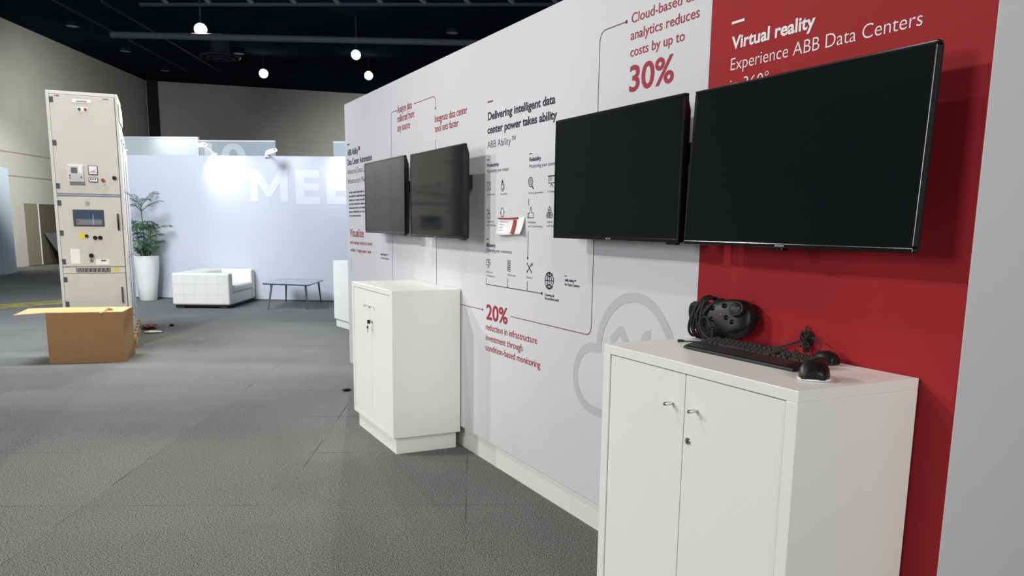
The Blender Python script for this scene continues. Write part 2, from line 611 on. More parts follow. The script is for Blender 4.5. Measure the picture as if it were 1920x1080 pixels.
wtext('caption_text', 'Optimizing your investments', 4.646, 1.384, 4.284, 0.022, M['soft_black_print'], -0.004)
for body, y, z, ye in (('Assessment', 4.638, 1.731, 4.526), ('Second life', 4.444, 1.728, 4.357), ('Service agreements', 4.084, 1.7245, 3.914), ('Training', 3.862, 1.7255, 3.79),
                       ('Engineering', 4.638, 1.566, 4.54), ('and Consulting', 4.638, 1.544, 4.51), ('Installation', 4.086, 1.5625, 3.991), ('and Commissioning', 4.086, 1.5405, 3.916), ('Spares', 3.864, 1.566, 3.804), ('and Consumables', 3.864, 1.544, 3.72),
                       ('Monitoring', 4.643, 1.253, 4.555), ('and Diagnostics', 4.643, 1.2295, 4.515), ('Maintenance', 4.337, 1.2515, 4.227), ('Repairs', 4.089, 1.253, 4.021)):
    wtext('icon_caption', body, y, z, ye, 0.0125, M['soft_black_print'], -0.004)
for body, y, z, ye in (('Covering all', 3.873, 1.1695, 3.773), ('the present needs', 3.872, 1.1505, 3.717), ('ABB Ability™', 3.661, 1.263, 3.547), ('for Data Centers', 3.660, 1.2415, 3.512)):
    wtext('caption_heading', body, y, z, ye, 0.0145, M['black_print'], 0.018)
wtext('percent_text', '20%', 4.638, 0.959, 4.331, 0.098, M['red_print'], 0.02, label='large red 20% figure')
wtext('callout_text', 'reduction in infrastructure', 4.645, 0.8885, 3.953, 0.043, M['red_print'], 0.006)
wtext('callout_text', 'investment through', 4.644, 0.821, 4.128, 0.043, M['red_print'], 0.006)
wtext('callout_text', 'condition-based monitoring', 4.645, 0.7555, 3.91, 0.043, M['red_print'], 0.006)

# the small paragraph is too fine to read in the picture: rows of broken word strokes
par = MB()
rnd = random.Random(3)
for k in range(7):
    z = 1.832 - k * 0.0365
    y = 7.826
    end = (7.12, 7.16, 7.10, 7.14, 7.22, 7.12, 7.42)[k]
    while y > end:
        n = rnd.randint(2, 8)
        for j in range(n):
            h = rnd.choice((0.013, 0.013, 0.018))
            par.box(XP - 0.0004, XP, y - 0.008, y - 0.001, z, z + h)
            y -= 0.0125
        y -= 0.014
par.build('paragraph_text', M['soft_black_print'], dw)


def ribbon(mb, pts, w, x=XP):
    """flat line of width w along (y, z) points on the wall"""
    for i in range(len(pts) - 1):
        ax_, az = pts[i]
        bx_, bz = pts[i + 1]
        dx, dz = bx_ - ax_, bz - az
        l = math.hypot(dx, dz)
        if l < 1e-7:
            continue
        ex, ez = dx / l * w * 0.25, dz / l * w * 0.25
        nx, nz_ = -dz / l * w / 2, dx / l * w / 2
        mb.box(0, 0, 0, 0, 0, 0) if False else None
        mb.add([(x, ax_ - ex + nx, az - ez + nz_), (x, bx_ + ex + nx, bz + ez + nz_), (x, bx_ + ex - nx, bz + ez - nz_), (x, ax_ - ex - nx, az - ez - nz_)], [(0, 1, 2, 3)], False)


def disc(mb, y, z, r, x=XP, n=14):
    mb.add([(x, y + r * math.cos(2 * PI * k / n), z + r * math.sin(2 * PI * k / n)) for k in range(n)], [tuple(range(n))], False)


def ring(y, z, ry, rz=None, n=20, a0=0, a1=360):
    rz = rz or ry
    return [(y + ry * math.cos(R(a0 + (a1 - a0) * k / n)), z + rz * math.sin(R(a0 + (a1 - a0) * k / n))) for k in range(n + 1)]


def flat_curve(pts, n=6):
    return [(p.x, p.y) for p in bezier([(a_, b_, 0) for a_, b_ in pts], n)]


LWID = 0.0045
# 30% leader with arrow dot, passing behind the large television
mb = MB()
ribbon(mb, [(3.388, 1.30), (3.386, 2.385)] + [(3.386 - 0.048 * (1 - math.cos(R(a_))), 2.405 + 0.048 * math.sin(R(a_))) for a_ in range(0, 91, 15)] + [(3.17, 2.453)], LWID)
ribbon(mb, [(3.388, 1.30), (3.388, 1.055)] + [(3.388 + 0.045 * (1 - math.cos(R(a_))), 1.055 - 0.045 * math.sin(R(a_))) for a_ in range(0, 91, 15)] + [(4.287, 1.0105)], LWID)
disc(mb, 3.17, 2.453, 0.0085)
mb.build('leader_line', M['line_print'], dw)
mb = MB()
ribbon(mb, [(5.505, 1.012), (4.695, 1.012)], LWID)
ribbon(mb, [(5.505, 1.012), (5.512, 2.142)], LWID)
disc(mb, 4.695, 1.012, 0.0085)
mb.build('leader_line', M['line_print'], dw)
mb = MB()
ribbon(mb, [(6.51, 0.9), (6.51, 2.40)] + [(6.51 - 0.04 * (1 - math.cos(R(a_))), 2.40 + 0.04 * math.sin(R(a_))) for a_ in range(0, 91, 15)] + [(6.376, 2.44)], LWID)
disc(mb, 6.376, 2.44, 0.008)
mb.build('leader_line', M['line_print'], dw)
mb = MB()
ribbon(mb, [(5.964, 2.442), (5.56, 2.442)] + [(5.56 - 0.045 * math.sin(R(a_)), 2.397 + 0.045 * math.cos(R(a_))) for a_ in range(0, 91, 15)] + [(5.513, 2.357)], LWID)
disc(mb, 5.513, 2.357, 0.0085)
mb.build('leader_line', M['line_print'], dw)
mb = MB()
ribbon(mb, [(7.796, 1.212), (7.796, 1.092)], LWID)
disc(mb, 7.796, 1.092, 0.008)
mb.build('leader_line', M['line_print'], dw)
mb = MB()
ribbon(mb, [(4.08, 1.697), (4.08, 1.663)], LWID)
ribbon(mb, [(4.08, 1.518), (4.083, 1.366)], LWID)
disc(mb, 4.083, 1.366, 0.008)
mb.build('leader_line', M['black_print'], dw)
mb = MB()
ribbon(mb, [(4.645, 1.216), (4.645, 1.186), (4.640, 1.179), (3.908, 1.179)], LWID)
ribbon(mb, [(4.336, 1.236), (4.336, 1.179)], LWID)
ribbon(mb, [(4.084, 1.234), (4.084, 1.179)], LWID)
disc(mb, 3.908, 1.179, 0.0085)
mb.build('leader_line', M['black_print'], dw)
# dashes above the headings
for y0_, y1_, z, m_, x, t in ((2.467, 2.404, 2.303, 'white_print', XR, 0.009), (4.638, 4.568, 2.289, 'red_print', XP, 0.009), (4.640, 4.609, 1.946, 'black_print', XP, 0.005),
                              (4.080, 4.049, 1.943, 'black_print', XP, 0.005), (4.645, 4.61, 1.461, 'black_print', XP, 0.005), (3.663, 3.640, 1.291, 'black_print', XP, 0.004), (7.852, 7.77, 2.292, 'black_print', XP, 0.010)):
    mb = MB()
    ribbon(mb, [(y0_, z), (y1_, z)], t, x)
    mb.build('heading_dash', M[m_], dw)

IW = 0.0035


def icon(draw):
    mb = MB()
    draw(mb)
    mb.build('icon', M['black_print'], dw)


def ic_gears(mb):
    ribbon(mb, ring(4.628, 1.772, 0.014, n=14), IW)
    ribbon(mb, ring(4.600, 1.800, 0.012, n=14), IW)
    ribbon(mb, [(4.605, 1.765), (4.585, 1.765), (4.585, 1.78)], IW)
    ribbon(mb, [(4.64, 1.795), (4.64, 1.81), (4.62, 1.81)], IW)


def ic_watch(mb):
    ribbon(mb, ring(4.419, 1.776, 0.021, 0.025), IW)
    ribbon(mb, ring(4.419, 1.776, 0.013, 0.016, a0=40, a1=320), IW)
    ribbon(mb, [(4.419, 1.80), (4.419, 1.815)], 0.010)
    ribbon(mb, [(4.436, 1.803), (4.426, 1.811)], IW)


def ic_magnifier(mb):
    ribbon(mb, ring(4.062, 1.79, 0.026, 0.026), IW * 1.2)
    ribbon(mb, ring(4.062, 1.79, 0.015, 0.016), IW)
    ribbon(mb, [(4.062, 1.798), (4.062, 1.782)], IW)
    ribbon(mb, [(4.046, 1.769), (4.026, 1.750)], 0.008)


def ic_screen(mb):
    ribbon(mb, [(3.855, 1.81), (3.79, 1.81), (3.79, 1.775), (3.855, 1.775), (3.855, 1.81)], IW)
    ribbon(mb, [(3.862, 1.812), (3.782, 1.812)], IW * 1.4)
    ribbon(mb, [(3.845, 1.80), (3.815, 1.80)], IW)
    ribbon(mb, [(3.845, 1.79), (3.825, 1.79)], IW)
    ribbon(mb, [(3.838, 1.755), (3.822, 1.77), (3.806, 1.755)], IW)


def ic_engineer(mb):
    disc(mb, 4.637, 1.642, 0.006)
    ribbon(mb, ring(4.612, 1.632, 0.010, n=12), IW)
    ribbon(mb, [(4.632, 1.592), (4.632, 1.618), (4.594, 1.618), (4.594, 1.592), (4.632, 1.592)], IW)
    ribbon(mb, [(4.612, 1.645), (4.612, 1.655)], IW)


def ic_cycle(mb):
    ribbon(mb, ring(4.42, 1.625, 0.022, 0.027, a0=20, a1=170), IW)
    ribbon(mb, ring(4.42, 1.625, 0.022, 0.027, a0=200, a1=350), IW)
    ribbon(mb, [(4.45, 1.63), (4.443, 1.620), (4.434, 1.63)], IW)
    ribbon(mb, [(4.406, 1.62), (4.397, 1.63), (4.39, 1.62)], IW)


def ic_thumb(mb):
    ribbon(mb, [(4.09, 1.592), (4.09, 1.618), (4.065, 1.618), (4.06, 1.65), (4.048, 1.65), (4.046, 1.622), (4.022, 1.618), (4.022, 1.592), (4.09, 1.592)], IW)
    ribbon(mb, [(4.078, 1.592), (4.078, 1.618)], IW)


def ic_spares(mb):
    for y, z in ((3.855, 1.605), (3.822, 1.605), (3.838, 1.632)):
        ribbon(mb, ring(y, z, 0.017, 0.015, n=8), IW)
        ribbon(mb, ring(y, z, 0.006, n=8), IW)
    ribbon(mb, [(3.838, 1.648), (3.838, 1.656)], IW)


def ic_monitor(mb):
    ribbon(mb, [(4.64, 1.335), (4.585, 1.335), (4.585, 1.302), (4.64, 1.302), (4.64, 1.335)], IW)
    ribbon(mb, [(4.63, 1.318), (4.618, 1.318), (4.61, 1.33), (4.603, 1.308), (4.598, 1.318), (4.59, 1.318)], IW)
    ribbon(mb, [(4.612, 1.302), (4.612, 1.29)], IW)
    ribbon(mb, [(4.63, 1.288), (4.594, 1.288)], IW)


def ic_sheet(mb):
    ribbon(mb, [(4.34, 1.342), (4.304, 1.342), (4.304, 1.28), (4.34, 1.28), (4.34, 1.342)], IW)
    for k in range(5):
        ribbon(mb, [(4.334, 1.334 - k * 0.011), (4.31, 1.334 - k * 0.011)], IW * 1.3)


def ic_tools(mb):
    ribbon(mb, [(4.09, 1.338), (4.03, 1.285)], 0.007)
    ribbon(mb, [(4.032, 1.336), (4.09, 1.286)], 0.005)
    ribbon(mb, ring(4.03, 1.336, 0.010, a0=150, a1=400, n=10), IW)
    ribbon(mb, [(4.09, 1.286), (4.083, 1.293)], 0.009)


def ic_globe(mb):
    c = (3.826, 1.255)
    ribbon(mb, ring(*c, 0.045, n=28), 0.006)
    ribbon(mb, ring(*c, 0.022, 0.045, n=24), 0.005)
    ribbon(mb, [(c[0], c[1] - 0.045), (c[0], c[1] + 0.045)], 0.005)
    ribbon(mb, [(c[0] - 0.045, c[1]), (c[0] + 0.045, c[1])], 0.005)
    ribbon(mb, ring(c[0], c[1] + 0.055, 0.040, 0.033, a0=210, a1=330), 0.005)
    ribbon(mb, ring(c[0], c[1] - 0.055, 0.040, 0.033, a0=30, a1=150), 0.005)


for d_ in (ic_gears, ic_watch, ic_magnifier, ic_screen, ic_engineer, ic_cycle, ic_thumb, ic_spares, ic_monitor, ic_sheet, ic_tools, ic_globe):
    icon(d_)

# grey cloud pictogram, partly behind the near cabinet
mb = MB()
XG = XW - 0.0008
lower = flat_curve([(2.72, 0.634), (3.00, 0.634), (3.254, 0.634), (3.339, 0.634), (3.428, 0.650), (3.503, 0.706), (3.528, 0.785), (3.510, 0.862), (3.455, 0.925), (3.388, 0.952), (3.315, 0.950)], 6)
upper = flat_curve([(3.312, 0.935), (3.312, 0.990), (3.287, 1.068), (3.226, 1.150), (3.135, 1.208), (3.040, 1.230), (2.945, 1.224), (2.866, 1.190), (2.802, 1.136), (2.757, 1.080), (2.742, 1.03), (2.742, 0.95)], 6)


def thick(mb, pts, w, x):
    """mitred band"""
    n = len(pts)
    vs = []
    for i, (y, z) in enumerate(pts):
        a_, b_ = pts[max(i - 1, 0)], pts[min(i + 1, n - 1)]
        t = Vector((b_[0] - a_[0], b_[1] - a_[1])).normalized()
        vs += [(x, y - t.y * w / 2, z + t.x * w / 2), (x, y + t.y * w / 2, z - t.x * w / 2)]
    mb.add(vs, [(2 * i, 2 * i + 1, 2 * i + 3, 2 * i + 2) for i in range(n - 1)], False)


thick(mb, lower, 0.046, XG)
thick(mb, upper, 0.046, XG - 0.0003)
XQ = XG - 0.0002
mb.add([(XQ, y, z) for y, z in ((3.218, 1.025), (3.140, 1.087), (3.112, 1.085), (3.136, 1.044), (3.195, 0.985))], [(0, 1, 2, 3, 4)], False)
mb.add([(XQ - 0.0003, y, z) for y, z in ((3.140, 1.087), (3.112, 1.085), (3.03, 0.99), (3.07, 0.98), (3.136, 1.044))], [(0, 1, 2, 3, 4)], False)
mb.add([(XQ, y, z) for y, z in ((2.972, 0.98), (2.965, 1.042), (2.957, 1.068), (2.930, 1.089), (2.896, 1.097), (2.896, 0.98))], [(0, 1, 2, 3, 4, 5)], False)
mb.build('cloud_pictogram', mat('print_pale_grey', (0.50, 0.495, 0.505), 0.55, spec=0.3), dw)

# fine vertical joints of the white panels
mb = MB()
for y in (3.05, 5.30):
    mb.add([(XP + 0.0006, y, ZB + 0.01), (XP + 0.0006, y - 0.0012, ZB + 0.01), (XP + 0.0006, y - 0.0012, 0.62), (XP + 0.0006, y, 0.62)], [(0, 1, 2, 3)], False)
mb.build('panel_joint', M['grey_print'], dw)

# ------------------------------------------------------------------ televisions


def television(label, yc, w, z0, z1, tilt=0.0, slim=False, gap=0.15, sensor_y=None, br=0.295):
    """front glass in the plane x = 0 of its own frame, facing -x; y runs along the wall"""
    h = z1 - z0
    t = thing('television', label, 'television', (XW - gap, yc, (z0 + z1) / 2), 0, 'televisions mounted along the display wall')
    t.rotation_euler = (0, tilt, 0)
    hw, hh = w / 2, h / 2
    bz, bb = (0.010, 0.016)
    mb = MB()
    d = 0.022
    mb.box(0, d, -hw, hw, hh - bz, hh)
    mb.box(0, d, -hw, hw, -hh, -hh + bb)
    mb.box(0, d, -hw, -hw + bz, -hh + bb, hh - bz)
    mb.box(0, d, hw - bz, hw, -hh + bb, hh - bz)
    mb.build('bezel', M['tv_black'], t, bevel=0.004 if slim else 0.0025, seg=3)
    mb = MB()
    mb.box(0.003, 0.012, -hw + bz - 0.001, hw - bz + 0.001, -hh + bb - 0.001, hh - bz + 0.001)
    mb.build('screen', M['screen'], t)
    mb = MB()
    if slim:
        mb.box(0.012, 0.034, -hw + 0.004, hw - 0.004, -hh + 0.004, hh - 0.004)
        mb.box(0.03, 0.065, -hw * 0.72, hw * 0.72, -hh * 0.9, hh * 0.55)
        mb.build('rear_housing', M['tv_back'], t, bevel=0.006)
    else:
        prof = [(0.012, hh - 0.002), (0.024, hh - 0.002), (0.042, hh - 0.06), (0.042, -hh + 0.012), (0.034, -hh + 0.002), (0.012, -hh + 0.002)]
        mb.prism([(x, z) for x, z in prof], 'y', -hw + 0.010, hw - 0.010)
        mb.build('rear_housing', M['tv_back'], t, bevel=0.004)
    mb = MB()
    mb.box(0.035, gap - 0.02, -0.20, 0.20, 0.0, 0.13)
    mb.box(gap - 0.026, gap - 0.005, -br, br, 0.03, 0.115)
    k = mb.build('wall_bracket', M['tv_back'], t, bevel=0.003)
    k.rotation_euler = (0, -tilt, 0)
    mb = MB()
    mb.box(-0.0008, 0.002, -0.020, 0.020, -hh + 0.004, -hh + 0.0105)
    mb.build('maker_badge', M['duct'], t)
    mb = MB()
    sy = -hw + 0.055 if sensor_y is None else sensor_y
    mb.box(0.004, 0.03, sy - 0.03, sy + 0.03, -hh - 0.009, -hh + 0.002)
    mb.build('sensor_tab', M['tv_black'], t, bevel=0.003)
    return t


tv1 = television('largest-looking black television, on the red panel nearest the camera', 1.998, 0.995, 1.487, 2.052, R(2.3), True, sensor_y=0.02)
television('black television beside the red panel, right of the paper note', 3.036, 0.989, 1.490, 2.053, br=0.385)
television('black television above the small cabinet, right one of the far pair', 5.147, 0.980, 1.460, 2.041)
television('black television farthest along the white wall, leftmost of the four', 6.28, 1.015, 1.472, 2.047)

# ------------------------------------------------------------------ cabinets


def cabinet(label, loc, rotz=0, height=1.116, length=0.96, keyed=False):
    """x = 0 is the door side, y runs along the wall"""
    c = thing('storage_cabinet', label, 'cabinet', loc, rotz, 'white storage cabinets')
    D, W, H = 0.488, length, height
    zb, st, rt_ = 0.118, 0.043, 0.034
    mb = MB()
    mb.box(0, D, 0, W, H - rt_, H)                       # top
    mb.box(0, D, 0, st, zb, H - rt_)                     # near end panel
    mb.box(0, D, W - st, W, zb, H - rt_)                 # far end panel
    mb.box(0, D, st, W - st, zb, zb + 0.028)             # bottom
    mb.box(0.03, D, st, W - st, zb + 0.028, H - rt_)     # core behind the doors
    mb.build('carcass', M['lam_white'], c, bevel=0.0018)
    mb = MB()
    mb.box(0.03, D - 0.02, 0.03, W - 0.03, 0, zb)
    mb.build('plinth', M['lam_white'], c, bevel=0.0015)
    g = 0.0035
    z0, z1 = zb + 0.028 + g, H - rt_ - g
    mid = W / 2
    for y0, y1, hy in ((st + g, mid - g / 2, mid - 0.062), (mid + g / 2, W - st - g, mid + 0.062)):
        mb = MB()
        mb.box(0.004, 0.024, y0, y1, z0, z1)
        d = mb.build('door', M['lam_white'], c, bevel=0.0012)
        mb = MB()
        hz = H - 0.144
        mb.tube([(0.004, hy, hz), (-0.004, hy, hz)], 0.0045, 14)
        mb.tube([(-0.003, hy, hz), (-0.030, hy, hz), (-0.031, hy, hz)], [0.0065, 0.0065, 0.0055], 16)
        k = mb.build('handle', M['chrome'], d)
        k['label'] = 'small chrome peg handle'
        if y0 < mid - 0.1 and y1 < mid + 0.01:
            mb = MB()
            lz, ly = H - 0.252, mid - 0.028
            mb.tube([(0.004, ly, lz), (0.001, ly, lz), (-0.0005, ly, lz)], [0.0125, 0.0125, 0.011], 20)
            lk = mb.build('lock', M['chrome'], d)
            lk['label'] = 'round chrome cam lock'
            mb = MB()
            mb.box(-0.0012, 0.001, ly - 0.0013, ly + 0.0013, lz - 0.007, lz + 0.007)
            mb.build('keyhole', M['black_soft'], d)
    return c


cabinet('white two-door cabinet nearest the camera carrying the keyboard and headset', (1.655, 1.555, 0))
cabinet('white two-door cabinet with keys in its lock below the far televisions', (1.655, 5.045, 0))
cabinet('white cabinet half hidden behind the far end of the display wall', (3.545, 12.165, 0), R(186), 0.995, 0.93)

# keys in the small cabinet's lock
ky = thing('key_set', 'two black-headed keys hanging in the lock of the far white cabinet', 'keys', (1.655, 5.497, 0.864))
mb = MB()
mb.box(-0.012, -0.001, -0.0012, 0.0012, -0.004, 0.004)
mb.build('key_blade', M['chrome'], ky)
mb = MB()
mb.box(-0.034, -0.011, -0.004, 0.004, -0.014, 0.014)
mb.build('key_head', M['black'], ky, bevel=0.003)
mb = MB()
rg = [(-0.026 - 0.012 * math.cos(R(a_)) + 0.0, 0.006 + 0.004 * math.sin(R(a_)), -0.018 + 0.016 * math.sin(R(a_))) for a_ in range(0, 361, 20)]
mb.tube(rg, 0.001, 6, caps=False)
mb.build('key_ring', M['chrome'], ky)
mb = MB()
mb.box(-0.030, -0.024, 0.004, 0.028, -0.050, -0.026)
mb.build('key_head', M['black'], ky, bevel=0.003)
mb = MB()
mb.box(-0.0285, -0.0255, 0.010, 0.017, -0.080, -0.050)
mb.build('key_blade', mat('brass_key', (0.45, 0.38, 0.22), 0.35, 0.8), ky)

# paper note taped to the wall
pn = thing('paper_note', 'curling white paper note with red stripes stuck on the display wall', 'note', (XW - 0.003, 4.29, 1.49))
mb = MB()
nx_, nz_ = 14, 6
vs, fs = [], []
for i in range(nx_ + 1):
    for j in range(nz_ + 1):
        u_, v_ = i / nx_, j / nz_
        y = 0.178 - 0.348 * u_
        z = 0.005 + 0.098 * v_ - 0.004 * math.sin(u_ * 5)
        cur = 0.018 * (1 - v_) ** 2 + 0.012 * max(0, u_ - 0.75) * 4 * (1 - v_) + 0.004 * math.sin(u_ * 7) * (1 - v_)
        vs.append((-0.001 - cur, y, z))
for i in range(nx_):
    for j in range(nz_):
        a_ = i * (nz_ + 1) + j
        fs.append((a_, a_ + 1, a_ + nz_ + 2, a_ + nz_ + 1))
mb.add(vs, fs, True)
pp = mb.build('sheet', M['paper'], pn)
sd = pp.modifiers.new('thickness', 'SOLIDIFY')
sd.thickness = 0.0006
mb = MB()
xs = []
for i in range(9):
    u_ = i / 8
    y = 0.168 - 0.262 * u_
    zz = 0.1 - 0.003 * math.sin(u_ * 3) + 0.003 * u_
    xs.append((-0.006, y, zz))
mb.tube(xs, 0.0042, 8)
mb.build('red_tape_strip', mat('red_tape', (0.36, 0.02, 0.03), 0.45), pn)
mb = MB()
vs = []
for j in range(7):
    v_ = j / 6
    cur = 0.018 * (1 - v_ * 0.85) ** 2 + 0.012 * max(0, 0.70 - 0.75)
    z = 0.010 + 0.082 * v_
    for yy in (-0.020 - 0.012 * v_ - 0.004, -0.062 - 0.012 * v_):
        vs.append((-0.0055 - cur, yy, z))
mb.add(vs, [(2 * i, 2 * i + 1, 2 * i + 3, 2 * i + 2) for i in range(6)], False)
mb.build('red_stripe', mat('red_stripe', (0.36, 0.02, 0.03), 0.6), pn)
faint = mat('faint_print', (0.45, 0.45, 0.48), 0.7)
for k in range(4):
    z = 0.080 - k * 0.017
    cur = 0.018 * (1 - z / 0.1) ** 2
    mb = MB()
    mb.box(-0.0075 - cur, -0.0065 - cur, 0.150 - (0.115 if k == 0 else 0.05 + 0.012 * (k % 2)), 0.150, z, z + 0.0035)
    mb.build('printed_line', faint, pn)

# ------------------------------------------------------------------ keyboard
ZC = 1.116
kb = thing('keyboard', 'black full-size keyboard with palm rest on the near cabinet', 'keyboard', (1.857, 2.303, ZC + 0.002), R(0.6))
# local: x from user edge to back, y negative to the right
KW, KD = 0.522, 0.156
mb = MB()
prof = [(0, 0.0), (0.002, 0.008), (0.012, 0.012), (0.060, 0.022), (0.064, 0.019), (0.150, 0.031), (0.160, 0.027), (KD, 0.004), (KD, 0.0)]
mb.prism(prof, 'y', -KW, 0)
mb.build('case', M['black'], kb, bevel=0.002)
mb = MB()
mb.prism([(0.012, 0.0128), (0.057, 0.0226), (0.057, 0.0215), (0.012, 0.0115)], 'y', -KW + 0.035, -0.02)
pr2 = mb.build('palm_rest', mat('palm_rest_black', (0.02, 0.02, 0.02), 0.35), kb)
kx0, pitch = 0.0655, 0.0142
rows = [[1.6, 1.2, 1.2, 6.2, 1.2, 1.2, 1.2, 1.5, 0, 1, 1, 1, 0, 2.1, 1],
        [2.2] + [1] * 10 + [2.9, 0, -1, 1, -1, 0, 1, 1, 1],
        [1.8] + [1] * 11 + [2.3, 0, -1, -1, -1, 0, 1, 1, 1],
        [1.5] + [1] * 12 + [1.5, 0, 1, 1, 1, 0, 1, 1, 1],
        [1] * 13 + [2, 0, 1, 1, 1, 0, 1, 1, 1],
        [1, -1, 1, 1, 1, 1, -1, 1, 1, 1, 1, -1, 1, 0, 1, 1, 1]]
nk = 0
base_key = {}
for r_i, row in enumerate(rows):
    y = -0.016
    tot = sum(0.35 if k == 0 else abs(k) for k in row)
    sc_ = (KW - 0.032) / tot if r_i < 5 else (KW - 0.032) / 23.5
    for k in row:
        if k == 0:
            y -= 0.35 * sc_
            continue
        w_ = abs(k) * sc_
        if k > 0:
            key = round(w_, 4)
            x = kx0 + r_i * pitch
            if key not in base_key:
                mb = MB()
                e, hh_ = 0.0010, 0.0085
                mb.add([(e, -w_ + e, 0), (e, -e, 0), (pitch - e, -e, 0), (pitch - e, -w_ + e, 0),
                        (e + 0.001, -w_ + e + 0.0025, hh_), (e + 0.001, -e - 0.0025, hh_), (pitch - e - 0.003, -e - 0.0025, hh_), (pitch - e - 0.003, -w_ + e + 0.0025, hh_)],
                       [(0, 1, 2, 3), (4, 7, 6, 5), (0, 4, 5, 1), (1, 5, 6, 2), (2, 6, 7, 3), (3, 7, 4, 0)], False)
                o = mb.build('keycap', M['key'], kb)
                base_key[key] = o
            else:
                o = base_key[key].copy()
                COL.objects.link(o)
                o.parent = kb
            o.location = (x, y, 0.0185 + (x - 0.064) * 0.14)
            nk += 1
        y -= w_

# ------------------------------------------------------------------ mice


def mouse(label, loc, rotz, rim, k_=1.0):
    ms = thing('computer_mouse', label, 'mouse', loc, rotz, 'mice on the near cabinet')
    mb = MB()
    nu, nv = 14, 16
    vs, fs = [], []
    Lm, Wm, Hm = 0.128 * k_, 0.088 * k_, 0.054 * k_
    for i in range(nu + 1):
        s = i / nu
        x = Lm * (s - 0.5)
        hgt = Hm * (math.sin(PI * min(1, max(0, 0.08 + 0.86 * s))) ** 0.7) * (0.74 + 0.36 * (1 - s))
        wid = Wm / 2 * (math.sin(PI * (0.10 + 0.80 * s)) ** 0.35)
        for j in range(nv + 1):
            q = PI * j / nv
            cx_ = math.cos(q)
            yy = wid * (abs(cx_) ** 0.88) * (1 if cx_ >= 0 else -1)
            zz = hgt * (math.sin(q) ** 0.78)
            vs.append((x, yy, 0.004 + zz))
    for i in range(nu):
        for j in range(nv):
            a_ = i * (nv + 1) + j
            fs.append((a_, a_ + 1, a_ + nv + 2, a_ + nv + 1))
    fs.append(tuple(range(nv + 1)))
    fs.append(tuple(nu * (nv + 1) + j for j in range(nv + 1)))
    mb.add(vs, fs, True)
    mb.build('shell', M['black'], ms, subsurf=1)
    mb = MB()
    n = 28
    pr = [(k_ * 0.064 * (abs(math.cos(t)) ** 0.7) * (1 if math.cos(t) >= 0 else -1), k_ * 0.047 * (abs(math.sin(t)) ** 0.7) * (1 if math.sin(t) >= 0 else -1)) for t in [2 * PI * k / n for k in range(n)]]
    mb.prism(pr, 'z', 0.0, 0.0055)
    mb.build('base_rim', M['label_white'] if rim else M['black_soft'], ms, bevel=0.001)
    mb = MB()
    mb.tube([(0.030 * k_, -0.004, 0.041 * k_), (0.030 * k_, 0.004, 0.041 * k_)], 0.0085 * k_, 16)
    mb.build('scroll_wheel', M['black_soft'], ms)
    mb = MB()
    mb.tube([(-0.012 * k_, 0.0405 * k_, 0.024 * k_), (0.020 * k_, 0.0405 * k_, 0.024 * k_)], 0.0035, 8)
    mb.build('side_button', M['tv_black'], ms)
    return ms


mouse('large black mouse on a white base at the corner of the near cabinet', (1.846, 1.680, ZC + 0.0015), R(40), True)
m2 = mouse('dark mouse lying behind the white-based one, cable leading up the red wall', (2.086, 1.862, ZC + 0.0015), R(95), False, 0.76)
mb = MB()
mw = m2.matrix_world
inv = (Matrix.Translation(Vector((2.086, 1.862, ZC + 0.0015))) @ Matrix.Rotation(R(95), 4, 'Z')).inverted()
mb.tube([inv @ Vector(p) for p in bezier([(2.092, 1.905, ZC + 0.016), (2.104, 1.898, ZC + 0.045), (2.112, 1.915, ZC + 0.064), (2.118, 1.95, ZC + 0.070), (2.125, 1.975, ZC + 0.062)], 8)], 0.0020, 8)
mb.build('cable', M['black_soft'], m2)

# cable outlet on the red wall with a knot of cable
co = thing('cable_outlet', 'black cable outlet with knotted cable on the red wall above the mice', 'cable outlet', (XW - 0.004, 1.985, 1.178))
mb = MB()
mb.tube([(0.0, 0, 0), (-0.010, 0, 0)], [0.022, 0.020], 20)
mb.build('grommet', M['black_soft'], co)
mb = MB()
rnd = random.Random(11)
pts = []
for k in range(22):
    a_ = k * 0.9
    pts.append((-0.018 - 0.014 * (0.5 + 0.5 * math.sin(k * 1.7)), 0.016 * math.cos(a_), 0.026 * math.sin(a_ * 0.73)))
mb.tube(bezier(pts, 5), 0.0042, 8)
mb.build('cable_knot', M['black_soft'], co)
mb = MB()
mb.tube([(-0.018, -0.004, -0.018), (-0.020, -0.006, -0.045)], [0.012, 0.010], 12)
mb.build('plug', M['black'], co)
mb = MB()
mb.tube(bezier([(-0.016, 0.0, 0.018), (-0.014, 0.006, 0.034), (-0.008, 0.008, 0.044)], 5), [0.004] * 10 + [0.0015], 8)
mb.build('cable_tail', M['black_soft'], co)

# thin loose cable looping between the outlet and the table
lc = MB()
lc.tube(bezier([(2.125, 1.965, 1.150), (2.100, 1.945, 1.150), (2.070, 1.93, 1.140), (2.040, 1.925, 1.1195)], 8), 0.0021, 8)
lc.tube(bezier([(2.055, 1.975, 1.1195), (2.080, 1.985, 1.126), (2.100, 2.000, 1.136), (2.108, 2.012, 1.139), (2.095, 1.985, 1.138), (2.065, 1.945, 1.130), (2.030, 1.915, 1.1195)], 8), 0.0019, 8)
tag(lc.build('loose_cable', M['black_soft']), 'thin dark cable looping from the wall outlet down behind the mice', 'cable')
jc = MB()
jc.tube(bezier([(1.962, 2.428, 1.1195), (1.99, 2.412, 1.1195), (2.03, 2.385, 1.119), (2.075, 2.345, 1.119), (2.10, 2.30, 1.119)], 8), 0.0024, 8)
ac = jc.build('audio_cable', M['black_soft'])
tag(ac, 'short black cable with a plug end lying left of the keyboard', 'cable')
mb = MB()
mb.tube([(1.942, 2.442, 1.1215), (1.958, 2.431, 1.1215), (1.964, 2.427, 1.1205)], [0.0052, 0.0052, 0.003], 12)
mb.build('plug', M['black'], ac)

